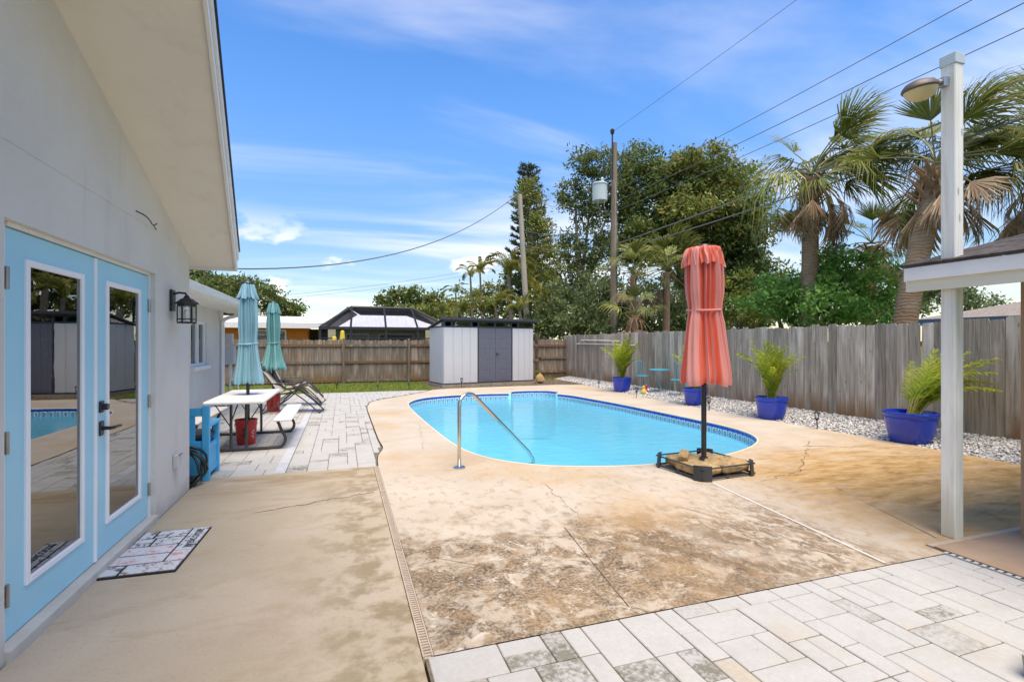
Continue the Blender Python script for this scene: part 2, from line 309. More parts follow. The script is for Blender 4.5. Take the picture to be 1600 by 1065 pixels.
t=NT('pebble'); c=t.ramp(t.island(),[(0,(.20,.20,.20)),(.45,(.42,.41,.39)),(.8,(.60,.58,.54)),(1,(.74,.72,.68))]); MAT['pebble']=t.done(t.bsdf(c,.8,0,None,spec=.3))
plain('gravel_bed',(.24,.235,.225),.95,var=.4,scale=60,bump=.8,bscale=120)

# water, glass
t=NT('water'); fr=t.n('ShaderNodeFresnel'); fr.inputs['IOR'].default_value=1.33
bn=t.n('ShaderNodeBump'); bn.inputs['Strength'].default_value=.6; bn.inputs['Distance'].default_value=.02
t.l(t.math('ADD',t.noise(3.0,t.coord(scale=(1,1.6,1)),4,.5,.5),t.math('MULTIPLY',t.noise(14,None,3),.25)),bn.inputs['Height']); t.l(bn.outputs[0],fr.inputs['Normal'])
tr=t.n('ShaderNodeBsdfTransparent'); tr.inputs[0].default_value=(.46,.90,1,1)
gl=t.n('ShaderNodeBsdfGlossy'); gl.inputs['Roughness'].default_value=.03; t.l(bn.outputs[0],gl.inputs['Normal'])
df=t.n('ShaderNodeBsdfDiffuse'); df.inputs[0].default_value=(.15,.64,.80,1)
m0=t.n('ShaderNodeMixShader'); m0.inputs[0].default_value=.58; t.l(tr.outputs[0],m0.inputs[1]); t.l(df.outputs[0],m0.inputs[2])
m=t.n('ShaderNodeMixShader'); t.l(fr.outputs[0],m.inputs[0]); t.l(m0.outputs[0],m.inputs[1]); t.l(gl.outputs[0],m.inputs[2]); MAT['water']=t.done(m.outputs[0])
t=NT('plaster'); c=t.ramp(t.noise(1.2,None,5),[(.3,(.26,.74,.92)),(.7,(.36,.82,.95))]); MAT['plaster']=t.done(t.bsdf(c,.8,0,None,spec=.3))
t=NT('glass'); fr=t.n('ShaderNodeFresnel'); fr.inputs['IOR'].default_value=3.2
tr=t.n('ShaderNodeBsdfTransparent'); tr.inputs[0].default_value=(.45,.47,.46,1)
gl=t.n('ShaderNodeBsdfGlossy'); gl.inputs['Roughness'].default_value=.004; gl.inputs[0].default_value=(.92,.95,.97,1)
b=t.n('ShaderNodeBump'); b.inputs['Strength'].default_value=.02; b.inputs['Distance'].default_value=.02; t.l(t.noise(1.6),b.inputs['Height']); t.l(b.outputs[0],gl.inputs['Normal'])
m=t.n('ShaderNodeMixShader'); t.l(fr.outputs[0],m.inputs[0]); t.l(tr.outputs[0],m.inputs[1]); t.l(gl.outputs[0],m.inputs[2]); MAT['glass']=t.done(m.outputs[0])
t=NT('clear_glass'); tr=t.n('ShaderNodeBsdfTransparent'); tr.inputs[0].default_value=(.9,.92,.92,1); gl=t.n('ShaderNodeBsdfGlossy'); gl.inputs['Roughness'].default_value=.05; m=t.n('ShaderNodeMixShader'); m.inputs[0].default_value=.14; t.l(tr.outputs[0],m.inputs[1]); t.l(gl.outputs[0],m.inputs[2]); MAT['clear_glass']=t.done(m.outputs[0])
t=NT('screen_mesh'); tr=t.n('ShaderNodeBsdfTransparent'); df=t.n('ShaderNodeBsdfDiffuse'); df.inputs[0].default_value=(.02,.02,.022,1); m=t.n('ShaderNodeMixShader'); m.inputs[0].default_value=.5; t.l(tr.outputs[0],m.inputs[1]); t.l(df.outputs[0],m.inputs[2]); MAT['screen_mesh']=t.done(m.outputs[0])
t=NT('screen_dense'); c=t.ramp(t.noise(3),[(.3,(.02,.02,.023)),(.7,(.035,.035,.04))]); MAT['screen_dense']=t.done(t.bsdf(c,.8))
plain('tile_blue',(.012,.045,.40),.15,var=.25,scale=3,bump=0,rand=.3)
t=NT('tile_pattern'); s=t.n('ShaderNodeSeparateXYZ'); t.l(t.tc.outputs['Object'],s.inputs[0])
ax=t.math('ABSOLUTE',s.outputs[0]); az=t.math('ABSOLUTE',s.outputs[2])
loz=t.math('ADD',t.math('MULTIPLY',ax,1.35),az); m1=t.map(loz,.048,.058,1,0); m2=t.map(loz,.018,.026,1,0)
bars=t.map(t.math('ABSOLUTE',t.math('SUBTRACT',ax,.062)),.005,.009,.75,0)
mm=t.math('MAXIMUM',t.math('SUBTRACT',m1,m2),bars,True)
c=t.mix(mm,(.46,.68,.74),(.015,.085,.20)); MAT['tile_pattern']=t.done(t.bsdf(c,.2,0,None))
# fabrics
def fabric(name,c,c2,st=(9,9,.6)):
    t=NT(name); f=t.noise(1.0,t.coord(scale=st),5,.55); col=t.ramp(f,[(.3,c),(.7,c2)]); a=t.bsdf(col,.85,0,t.noise(260),.002,.3,.2)
    b=t.n('ShaderNodeBsdfTranslucent'); t.l(col,b.inputs[0]); m=t.n('ShaderNodeMixShader'); m.inputs[0].default_value=.22; t.l(a,m.inputs[1]); t.l(b.outputs[0],m.inputs[2]); MAT[name]=t.done(m.outputs[0])
fabric('coral',(.76,.13,.075),(.82,.21,.14)); fabric('coral_faded',(.76,.27,.22),(.80,.38,.34))
fabric('teal_a',(.14,.36,.42),(.25,.49,.56)); fabric('teal_a_faded',(.24,.47,.55),(.33,.55,.64))
fabric('teal_b',(.075,.29,.30),(.15,.40,.39)); fabric('teal_b_faded',(.15,.38,.38),(.24,.47,.46))
t=NT('mat_panel'); r=t.objrand(); off=t.n('ShaderNodeCombineXYZ'); t.l(t.math('MULTIPLY',r,20.0),off.inputs[0]); ad=t.n('ShaderNodeVectorMath',operation='ADD'); t.l(t.tc.outputs['Object'],ad.inputs[0]); t.l(off.outputs[0],ad.inputs[1])
c=t.mix(t.map(t.noise(16,ad.outputs[0],6,.7),.50,.62,0,.9),(.56,.58,.60),t.mix(t.map(r,.45,.55),(.045,.045,.04),(.62,.22,.19))); c=t.mix(t.map(t.noise(40,ad.outputs[0],4),.5,.7,0,.4),c,(.40,.36,.29))
MAT['mat_panel']=t.done(t.bsdf(c,.95,0,t.noise(220),.002,.6,.1))

# ------------------------------------------------------------------ mesh helpers
class B:
    def __init__(s): s.v=[]; s.f=[]; s.mi=[]
    def add(s,vs,fs,mi=0):
        o=len(s.v); s.v+= [tuple(p) for p in vs]; s.f+=[tuple(i+o for i in f) for f in fs]; s.mi+=[mi]*len(fs); return s
    def box(s,c,d,M=None,mi=0,bev=0.0,taper=1.0):
        x,y,z=d[0]/2,d[1]/2,d[2]/2
        if bev<=0:
            vs=[(-x,-y,-z),(x,-y,-z),(x,y,-z),(-x,y,-z),(-x*taper,-y*taper,z),(x*taper,-y*taper,z),(x*taper,y*taper,z),(-x*taper,y*taper,z)]
            fs=[(0,3,2,1),(4,5,6,7),(0,1,5,4),(1,2,6,5),(2,3,7,6),(3,0,4,7)]
        else:
            vs=[];b=bev
            for zz_,k in((-z,b),(-z+b,0),(z-b,0),(z,b)):
                X_,Y_=x-k,y-k; cc=min(b,X_*.9,Y_*.9)
                vs+=[(-X_+cc,-Y_,zz_),(X_-cc,-Y_,zz_),(X_,-Y_+cc,zz_),(X_,Y_-cc,zz_),(X_-cc,Y_,zz_),(-X_+cc,Y_,zz_),(-X_,Y_-cc,zz_),(-X_,-Y_+cc,zz_)]
            fs=[tuple(range(7,-1,-1)),tuple(range(24,32))]
            for r in range(3):
                for i in range(8): fs.append((r*8+i,r*8+(i+1)%8,r*8+8+(i+1)%8,r*8+8+i))
        c=Vector(c); vs=[(M@Vector(p) if M else Vector(p))+c for p in vs]
        return s.add(vs,fs,mi)
    def span(s,a,b,mi=0,bev=0):
        return s.box([(p+q)/2 for p,q in zip(a,b)],[abs(q-p) for p,q in zip(a,b)],None,mi,bev)
    def tube(s,pts,r,n=8,cap=True,closed=False,mi=0):
        pts=[Vector(p) for p in pts]; N=len(pts); rr=r if isinstance(r,(list,tuple)) else [r]*N
        vs=[];fs=[]; up=None
        for i,p in enumerate(pts):
            if closed: d=pts[(i+1)%N]-pts[i-1]
            else: d=(pts[min(i+1,N-1)]-pts[max(i-1,0)])
            d=d.normalized() if d.length>1e-9 else Vector((0,0,1))
            if up is None: up=Vector((0,0,1)) if abs(d.z)<.9 else Vector((1,0,0))
            a=d.cross(up)
            if a.length<1e-4: a=d.cross(Vector((0,1,0)))
            a.normalize(); b=a.cross(d).normalized(); up=b
            for k in range(n):
                t=2*math.pi*k/n; vs.append(p+a*math.cos(t)*rr[i]+b*math.sin(t)*rr[i])
        for i in range(N if closed else N-1):
            j=(i+1)%N
            for k in range(n): fs.append((i*n+k,i*n+(k+1)%n,j*n+(k+1)%n,j*n+k))
        if cap and not closed: fs+= [tuple(range(n-1,-1,-1)),tuple(range((N-1)*n,N*n))]
        return s.add(vs,fs,mi)
    def lathe(s,prof,n=24,c=(0,0,0),mi=0,closetop=True,closebot=True):
        vs=[];fs=[]
        for r,z in prof:
            for k in range(n): t=2*math.pi*k/n; vs.append((c[0]+r*math.cos(t),c[1]+r*math.sin(t),c[2]+z))
        for i in range(len(prof)-1):
            for k in range(n): fs.append((i*n+k,i*n+(k+1)%n,(i+1)*n+(k+1)%n,(i+1)*n+k))
        if closebot: fs.append(tuple(range(n-1,-1,-1)))
        if closetop: fs.append(tuple(range((len(prof)-1)*n,len(prof)*n)))
        return s.add(vs,fs,mi)
    def prism(s,poly,z0,z1,mi=0):
        n=len(poly); vs=[(x,y,z0) for x,y in poly]+[(x,y,z1) for x,y in poly]
        fs=[tuple(range(n-1,-1,-1)),tuple(range(n,2*n))]+[(i,(i+1)%n,n+(i+1)%n,n+i) for i in range(n)]
        return s.add(vs,fs,mi)
    def extr(s,poly3,vec,mi=0):     # planar 3D polygon pushed along vec
        n=len(poly3); v=Vector(vec); vs=[Vector(p) for p in poly3]; vs+= [p+v for p in vs]
        fs=[tuple(range(n-1,-1,-1)),tuple(range(n,2*n))]+[(i,(i+1)%n,n+(i+1)%n,n+i) for i in range(n)]
        return s.add(vs,fs,mi)
def wloc(o):
    p=Vector((0,0,0))
    while o is not None: p+=o.location; o=o.parent
    return p
def build(name,b,mat,parent=None,smooth=False,w=False,loc=None,recalc=True):
    """one mesh object; w=True: the vertices are world coordinates (parents unrotated)"""
    me=bpy.data.meshes.new(name); off=wloc(parent) if (w and parent) else Vector((0,0,0))
    if loc is not None: off=off+Vector(loc)
    me.from_pydata([(p[0]-off.x,p[1]-off.y,p[2]-off.z) for p in b.v] if w else b.v,[],b.f)
    for m in (mat if isinstance(mat,(list,tuple)) else [mat]): me.materials.append(MAT[m])
    if any(b.mi): me.polygons.foreach_set('material_index',b.mi)
    if recalc:
        bm=bmesh.new(); bm.from_mesh(me); bmesh.ops.recalc_face_normals(bm,faces=bm.faces); bm.to_mesh(me); bm.free()
    if smooth:
        me.polygons.foreach_set('use_smooth',[True]*len(me.polygons))
        if smooth!='all':
            try: me.set_sharp_from_angle(angle=R(38))
            except Exception: pass
    me.update(); o=bpy.data.objects.new(name,me); COL.objects.link(o)
    if parent: o.parent=parent
    if loc is not None: o.location=loc
    return o
def mobj(name,me,parent=None,M=None):
    o=bpy.data.objects.new(name,me); COL.objects.link(o)
    if parent: o.parent=parent
    if M is not None: o.matrix_local=M
    return o
def tag(o,label=None,cat=None,group=None,kind=None):
    if label: o['label']=label
    if cat: o['category']=cat
    if group: o['group']=group
    if kind: o['kind']=kind
    return o
def thing(name,label,cat,loc=(0,0,0),rz=0,group=None):
    o=bpy.data.objects.new(name,None); COL.objects.link(o); o.empty_display_size=.1
    o.location=loc; o.rotation_euler=(0,0,rz); return tag(o,label,cat,group)
def struct(name,b,mat,label=None,**k):
    o=build(name,b,mat,**k); tag(o,label,None,None,'structure'); return o
def copytree(o,parent=None):
    c=o.copy(); COL.objects.link(c)
    if parent: c.parent=parent
    for ch in list(o.children): copytree(ch,c)
    return c
def npmesh(name,V,F,mat,parent=None):
    """V (n,3), F (m,4) arrays"""
    me=bpy.data.meshes.new(name); k=F.shape[1]
    me.vertices.add(len(V)); me.vertices.foreach_set('co',V.astype(np.float32).ravel())
    me.loops.add(F.size); me.loops.foreach_set('vertex_index',F.astype(np.int32).ravel())
    me.polygons.add(len(F)); me.polygons.foreach_set('loop_start',np.arange(0,F.size,k,dtype=np.int32))
    me.update(calc_edges=True); me.validate(); me.materials.append(MAT[mat])
    o=bpy.data.objects.new(name,me); COL.objects.link(o)
    if parent: o.parent=parent
    return o
def unit(a): return a/np.maximum(np.linalg.norm(a,axis=1,keepdims=True),1e-9)
def leaves(C,Ln,Wd,D=None,flat=0.0):
    """diamond leaves at points C; D = growing directions"""
    n=len(C); rnd=np.random.normal(size=(n,3)); D=unit(rnd if D is None else D+rnd*.45)
    S=unit(np.cross(D,np.random.normal(size=(n,3))+np.array([0,0,flat])))
    l=Ln*np.random.uniform(.45,1.5,(n,1)); w=Wd*np.random.uniform(.6,1.3,(n,1))
    V=np.stack([C,C+D*l*.45+S*w*.5,C+D*l,C+D*l*.45-S*w*.5],1).reshape(-1,3)
    return V,np.arange(4*n).reshape(n,4)
def curve(pts,n=8,closed=False):
    """Catmull-Rom through pts"""
    P=[Vector(p) for p in pts]; out=[]; N=len(P)
    for i in range(N if closed else N-1):
        g=lambda k:P[k%N] if closed else P[max(0,min(N-1,k))]
        a,b,c,d=g(i-1),g(i),g(i+1),g(i+2)
        for k in range(n):
            t=k/n; out.append(.5*((2*b)+(c-a)*t+(2*a-5*b+4*c-d)*t*t+(3*b-a-3*c+d)*t**3))
    if not closed: out.append(P[-1])
    return out

# ------------------------------------------------------------------ ground, deck, pool
def pool_outline():
    a=[(6.12,13.95),(6.36,13.4),(6.5,12.3),(6.62,11.0),(6.68,9.2),(6.69,7.8),(6.58,6.95),(6.30,6.36),(5.86,5.95),(5.2,5.6),(4.45,5.41),(3.5,5.38),(2.75,5.56),(2.23,5.85),(1.83,6.35),(1.61,7.15),(1.53,8.7),(1.5,11),(1.53,12.4),(1.66,13.2),(2.05,13.95),(2.6,14.35),(3.33,14.57),(4.2,14.62),(4.88,14.5)]
    p=[(q.x,q.y) for q in curve([(x,y,0) for x,y in a],5)]
    p+= [(4.98,14.95),(5.2,15.12),(5.75,15.15),(6.25,14.98),(6.42,14.6),(6.38,14.2)]
    return p
POOL=pool_outline()
def fill(outer,inner,z):
    bm=bmesh.new(); es=[]
    for lp in (outer,inner):
        if not lp: continue
        vs=[bm.verts.new((x,y,z)) for x,y in lp]
        es+=[bm.edges.new((vs[i],vs[(i+1)%len(vs)])) for i in range(len(vs))]
    bmesh.ops.triangle_fill(bm,use_beauty=True,use_dissolve=False,edges=es)
    b=B(); bm.verts.index_update(); b.v=[tuple(v.co) for v in bm.verts]; b.f=[]
    for f in bm.faces:
        f.normal_update(); ii=[v.index for v in f.verts]; b.f.append(tuple(ii if f.normal.z>0 else ii[::-1]))
    b.mi=[0]*len(b.f); bm.free(); return b
b=B(); G=400.0; hx0,hx1,hy0,hy1=1.0,7.2,4.9,15.6; z=-.07
for x0,x1,y0,y1 in((-G,hx0,-G,G),(hx1,G,-G,G),(hx0,hx1,-G,hy0),(hx0,hx1,hy1,G)): b.add([(x0,y0,z),(x1,y0,z),(x1,y1,z),(x0,y1,z)],[(0,1,2,3)])
struct('ground',b,'lawn','grassy ground reaching far beyond the fences',recalc=False)

DECK_L=[(.42,6.36),(.45,6.9),(.555,7.45),(.545,7.95),(.54,8.4),(.54,9.85),(.548,12.0),(.61,12.8),(.76,13.55),(1.46,14.5),(2.3,15.5),(2.75,16.3)]
DL=[(p.x,p.y) for p in curve([(x,y,0) for x,y in DECK_L],4)]
deck_outer=[(.42,2.408),(4.10,2.408),(4.12,2.56),(8.0,2.56),(8.0,6.6),(7.93,9.3),(8.05,12.5),(8.3,15.2),(8.35,16.6),(7.4,16.9),(5,16.75),(3.3,16.6)]+DL[::-1]
deck=struct('pool_deck',fill(deck_outer,POOL,0.0),'deck','weathered cream concrete deck around the pool',recalc=False)
# scored joints and cracks in the deck
def ribbon(pts,w,z,jit=0.0):
    b=B(); P=[Vector((x,y,0)) for x,y in pts]; vs=[]
    for i,p in enumerate(P):
        d=(P[min(i+1,len(P)-1)]-P[max(i-1,0)]).normalized(); nrm=Vector((-d.y,d.x,0)); ww=w*(1+random.uniform(-jit,jit))*.5
        vs+=[p+nrm*ww+Vector((0,0,z)),p-nrm*ww+Vector((0,0,z))]
    b.add(vs,[(2*i+1,2*i+3,2*i+2,2*i) for i in range(len(P)-1)]); return b
def wander(a,bq,n,amp):
    out=[]; 
    for i in range(n+1):
        t=i/n; e=math.sin(math.pi*t)**.5*amp if 0<i<n else 0
        out.append((a[0]+(bq[0]-a[0])*t+random.uniform(-e,e),a[1]+(bq[1]-a[1])*t+random.uniform(-e,e)))
    return out
jb=build('joint_strip',ribbon([(3.78,4.42),(3.52,2.43)],.028,.004,.2),'joint_white',deck)
for a,q,n,am,wd in(((1.72,3.75),(1.55,2.5),6,.004,.007),((.62,3.50),(1.2,3.02),5,.006,.005),((2.05,4.95),(1.95,3.95),14,.035,.006),((6.9,5.9),(5.1,4.5),26,.05,.011),((6.4,5.6),(7.8,5.0),16,.04,.014),((5.1,4.5),(4.3,4.3),12,.04,.008),((6.6,4.8),(7.3,4.6),6,.01,.010),((.6,7.9),(1.5,8.3),12,.03,.006),((1.1,7.2),(1.35,9.4),20,.04,.006),((.62,6.0),(1.35,5.85),12,.02,.005),((4.9,3.9),(4.35,2.62),5,.006,.010),((2.9,3.9),(3.3,3.1),10,.03,.006),((7.0,4.1),(7.6,3.3),7,.03,.008)):
    build('crack',ribbon(wander(a,q,n,am),wd*.62,.003,.7),'crack',deck)

# resampled pool edge
def resample(poly,step):
    P=[Vector((x,y,0)) for x,y in poly]; out=[]; N=len(P); Ls=[(P[(i+1)%N]-P[i]).length for i in range(N)]; T=sum(Ls); n=round(T/step); st=T/n; i=0; acc=0
    for k in range(n):
        s=k*st
        while acc+Ls[i]<s: acc+=Ls[i]; i+=1
        out.append(P[i].lerp(P[(i+1)%N],(s-acc)/Ls[i]))
    return out
def area(p): return sum(p[i][0]*p[(i+1)%len(p)][1]-p[(i+1)%len(p)][0]*p[i][1] for i in range(len(p)))/2
if area(POOL)<0: POOL=POOL[::-1]        # counter-clockwise
RS=resample(POOL,.152); NR=len(RS)
pool=bpy.data.objects.new('swimming_pool',None); COL.objects.link(pool); pool.location=(4.1,10.2,0); tag(pool,'oval swimming pool with a blue tile waterline',kind='structure')
b=B(); n=len(POOL); ZB=-1.45
cx,cy=4.1,10.2
vs=[(x,y,0.0) for x,y in POOL]+[(x,y,-.9) for x,y in POOL]+[(cx+(x-cx)*.86,cy+(y-cy)*.9,ZB) for x,y in POOL]
fs=[]
for r in range(2):
    for i in range(n): fs.append((r*n+(i+1)%n,r*n+i,(r+1)*n+i,(r+1)*n+(i+1)%n))
b.add(vs,fs); fl_=fill([(p[0],p[1]) for p in vs[2*n:]],None,ZB); b.add(fl_.v,fl_.f)
build('pool_shell',b,'plaster',pool,w=True,recalc=False,smooth=False)
# entry steps: far alcove and near rail
b=B(); b.prism([(4.95,14.55),(6.35,14.25),(6.4,14.6),(6.24,14.95),(5.75,15.12),(5.2,15.1),(4.99,14.93)],-1.4,-.24); build('step',b,'plaster',pool,w=True)
b=B(); b.prism([(1.75,6.75),(2.35,5.95),(2.95,5.62),(3.15,6.3),(2.6,6.7),(2.2,7.3)],-1.4,-.45); build('step',b,'plaster',pool,w=True)
# coping lip and tiles
lip=B(); lip.tube([(p.x,p.y,-.012) for p in RS],.017,6,closed=True); build('coping_lip',lip,'coping',pool,w=True,smooth='all')
tb=B().box((0,0,0),(.146,.014,.050),bev=.003); te=B().box((0,0,0),(.146,.014,.132),bev=.003)
tbm=build('trim_tile',tb,'tile_blue',pool); tpm=build('waterline_tile',te,'tile_pattern',pool)
first=True
for i in range(NR):
    a,c=RS[i],RS[(i+1)%NR]; mid=(a+c)/2; d=(c-a).normalized(); nin=Vector((-d.y,d.x,0)); ang=math.atan2(d.y,d.x)
    for o0,zc in((tbm,-.052),(tpm,-.145)):
        M=Matrix.Translation(mid+nin*.004+Vector((0,0,zc))-pool.location)@Matrix.Rotation(ang,4,'Z')
        if first: o0.matrix_local=M
        else: mobj(o0.name.split('.')[0],o0.data,pool,M)
    first=False
wb=fill(POOL,None,-.185); water=struct('pool_water',wb,'water','clear turquoise pool water',recalc=False)

# patio slab, right slab
b=B(); b.span((-1.49,-3,-.1),(.36,6.36,0)); slab=struct('patio_slab',b,'slab','tan concrete patio slab beside the house')
build('crack',ribbon(wander((-.75,4.95),(.3,5.25),24,.03),.008,.003,.5),'crack',slab)
b=B(); b.span((4.13,-3,-.1),(9.0,2.50,.012)); b2=b; struct('covered_slab',b2,'slab_pink','pinkish brown slab under the lean-to roof')
# paving: random modular pattern on a grid
def pave(x0,y0,nx,ny,u,inside,rng):
    occ=np.zeros((nx,ny),bool); out=[]
    for j in range(ny):
        for i in range(nx):
            if occ[i,j]: continue
            opts=[(3,2),(2,3),(2,2),(3,2),(2,2),(2,1),(1,2),(2,3)]; rng.shuffle(opts); opts+=[(2,1),(1,2),(1,1)]
            for a,q in opts:
                if i+a<=nx and j+q<=ny and not occ[i:i+a,j:j+q].any():
                    occ[i:i+a,j:j+q]=True; out.append((x0+i*u,y0+j*u,a*u,q*u)); break
    return [r for r in out if inside(r)]
PM={}
def paver_mesh(w,h):
    k=(round(w,3),round(h,3))
    if k not in PM:
        b=B().box((0,0,-.025),(w-.006,h-.006,.05),bev=.004); o=build('paver',b,'paver'); PM[k]=o.data; bpy.data.objects.remove(o)
    return PM[k]
rng=random.Random(11)
near=bpy.data.objects.new('near_paving',None); COL.objects.link(near); near.location=(.38,-.6,0); tag(near,'whitish stone paving in front of the pool deck',kind='structure')
b=B(); b.span((.375,-.6,-.1),(4.09,2.42,-.008)); build('sand_bed',b,'joint_sand',near,w=True)
for x,y,w,h in pave(.385,-.597,32,26,.1155,lambda r:True,rng):
    mobj('paver',paver_mesh(w,h),near,Matrix.Translation(Vector((x+w/2,y+h/2,rng.uniform(-.0015,.0015)))-near.location)@Euler((rng.uniform(-.004,.004),rng.uniform(-.004,.004),0)).to_matrix().to_4x4())
far=bpy.data.objects.new('patio_paving',None); COL.objects.link(far); far.location=(-1,6.4,0); tag(far,'pale stone paving under the picnic table',kind='structure')
def dlx(y):
    for (xa,ya),(xb,yb) in zip(DL,DL[1:]):
        if ya<=y<=yb: return xa+(xb-xa)*(y-ya)/max(1e-6,yb-ya)
    return DL[0][0] if y<DL[0][1] else DL[-1][0]
b=B(); poly=[(-2.68,6.37)]+[(x-.012,max(y,6.37)) for x,y in DL]+[(2.7,16.3),(-2.68,16.3)]
fb=fill(poly,None,-.009); build('sand_bed',fb,'joint_sand',far,w=True,recalc=False)
strip=B(); strip.span((-.755,6.375,-.06),(-.635,16.28,0)); build('edging_strip',strip,'paver_grey',far,w=True)
cells=pave(-.63,6.375,29,86,.1155,lambda r:True,rng)+pave(-2.60,6.375,16,86,.1155,lambda r:True,rng)
okc=[]
for x,y,w,h in cells:
    lim=min(dlx(y),dlx(y+h),dlx(y+h/2))-.02
    if x>lim-.03: continue
    w2=min(w,lim-x)
    if w2<.04: continue
    okc.append((x,y,w2,h))
okc.sort(key=lambda r:(r[1]*.95+r[0]*.3)); 
for x,y,w,h in okc[:300]:
    me=paver_mesh(round(w*50)/50 if abs(w/.1155-round(w/.1155))>.05 else w,h)
    mobj('paver',me,far,Matrix.Translation(Vector((x+w/2,y+h/2,rng.uniform(-.0025,.0025)))-far.location))
rest=B()
for x,y,w,h in okc[300:]: rest.box((x+w/2,y+h/2,-.025+rng.uniform(-.003,.003)),(w-.008,h-.008,.05))
tag(build('far_pavers',rest,'paver',far,w=True),kind='stuff')
# drain channels
dr=bpy.data.objects.new('drain_channel',None); COL.objects.link(dr); dr.location=(.39,2.4,0); tag(dr,'ridged tan drain strip between slab and pool deck',kind='structure')
for y0,y1 in((2.405,3.72),(3.735,5.2),(5.215,6.36)):
    b=B(); b.span((.364,y0,-.05),(.372,y1,.006)); b.span((.408,y0,-.05),(.416,y1,.006)); b.span((.372,y0,-.05),(.408,y1,-.006))
    y=y0+.01
    while y<y1-.01: b.span((.3725,y,-.006),(.4075,y+.012,.003)); y+=.024
    build('drain_section',b,'drain_tan',dr,w=True)
dr2=bpy.data.objects.new('drain_channel',None); COL.objects.link(dr2); dr2.location=(4.11,2.4,0); tag(dr2,'slotted grey drain strip beside the covered slab',kind='structure')
b=B(); b.span((4.092,-.6,-.05),(4.128,2.42,.004)); build('drain_body',b,'grey_box',dr2,w=True)
b=B(); y=-.5
while y<2.4: b.span((4.097,y,.0042),(4.123,y+.016,.006)); y+=.045
build('drain_slots',b,'bronze_tube',dr2,w=True)
# strip of paint at slab edge
b=B(); b.span((4.13,2.505,-.02),(9,2.553,.006)); struct('slab_edge',b,'drain_tan','narrow pinkish edge strip along the covered slab')

# soil and gravel, lawn tufts
b=B(); b.add([(x,y,-.03) for x,y in((2.7,16.2),(8.6,16.3),(9.3,16.8),(9.3,20.2),(2.7,20.2))],[(0,1,2,3,4)]); struct('bare_soil',b,'mud','bare dark soil around the shed',recalc=False)
b=B(); vs=[];fs=[]; ys=[2.6+i*.5 for i in range(36)]
def gx0(y):
    T=[(2.5,8.0),(6.6,8.0),(9.3,7.93),(12.5,8.05),(15.2,8.3),(17.5,8.6),(21,8.75)]
    for (a,xa),(c,xc) in zip(T,T[1:]):
        if a<=y<=c: return xa+(xc-xa)*(y-a)/(c-a)
    return 8
def gz(x,y):
    x0=gx0(y); t=(x-x0)/(9.38-x0); return -.02+.11*max(0,min(1,t))**.8
for y in ys:
    for k in range(5): x=gx0(y)+(9.42-gx0(y))*k/4; vs.append((x,y,gz(x,y)-.005))
fs=[(i*5+k,i*5+k+1,i*5+k+6,i*5+k+5) for i in range(len(ys)-1) for k in range(4)]
struct('gravel_ground',b.add(vs,fs),'gravel_bed','strip of ground under the gravel')
ico_v=np.array([(0,0,1),(.894,0,.447),(.276,.851,.447),(-.724,.526,.447),(-.724,-.526,.447),(.276,-.851,.447),(.724,.526,-.447),(-.276,.851,-.447),(-.894,0,-.447),(-.276,-.851,-.447),(.724,-.526,-.447),(0,0,-1)])
ico_f=np.array([(0,1,2),(0,2,3),(0,3,4),(0,4,5),(0,5,1),(1,6,2),(2,7,3),(3,8,4),(4,9,5),(5,10,1),(2,6,7),(3,7,8),(4,8,9),(5,9,10),(1,10,6),(11,7,6),(11,8,7),(11,9,8),(11,10,9),(11,6,10)])
ng=22000; gy=2.6+17.2*np.random.rand(ng)**1.35; x0=np.array([gx0(y) for y in gy]); gxx=x0+(9.36-x0)*np.random.rand(ng)-.02*np.random.rand(ng)
gzz=np.array([gz(a,c) for a,c in zip(gxx,gy)])+np.random.rand(ng)*.012
sz=np.random.uniform(.012,.026,(ng,1,1))*np.random.uniform(.6,1.3,(ng,1,3)); sz[:,:,2]*=.75
A=np.random.rand(ng)*6.28; rot=np.zeros((ng,3,3)); rot[:,0,0]=np.cos(A); rot[:,0,1]=-np.sin(A); rot[:,1,0]=np.sin(A); rot[:,1,1]=np.cos(A); rot[:,2,2]=1
V=np.einsum('nij,nkj->nki',rot,(ico_v[None]*sz))+np.stack([gxx,gy,gzz],1)[:,None,:]
V+=np.random.normal(size=V.shape)*.0015
F=(ico_f[None]+12*np.arange(ng)[:,None,None]).reshape(-1,3)
tag(npmesh('gravel',V.reshape(-1,3),F,'pebble'),'loose grey and white gravel along the fence','gravel',kind='stuff')
ngr=42000; P=np.stack([np.random.uniform(-6,2.9,ngr),16.28+3.7*np.random.rand(ngr)**1.5,np.full(ngr,-.07)],1)
P[:,0]=np.where(P[:,1]<16.9,np.minimum(P[:,0],2.75),P[:,0])
V,F=leaves(P,.10,.016,np.array([[0,0,1.2]])+np.zeros((ngr,3))); tag(npmesh('lawn_grass',V,F,'grass_blade'),'yellow green grass strip in front of the back fence','grass',kind='stuff')
ns=900; P=np.stack([np.random.uniform(2.8,8.9,ns),16.9+3*np.random.rand(ns),np.full(ns,-.025)],1); V,F=leaves(P,.07,.03); tag(npmesh('leaf_litter',V,F,'leaf_dead'),'dry leaves scattered on the bare soil','leaf litter',kind='stuff')

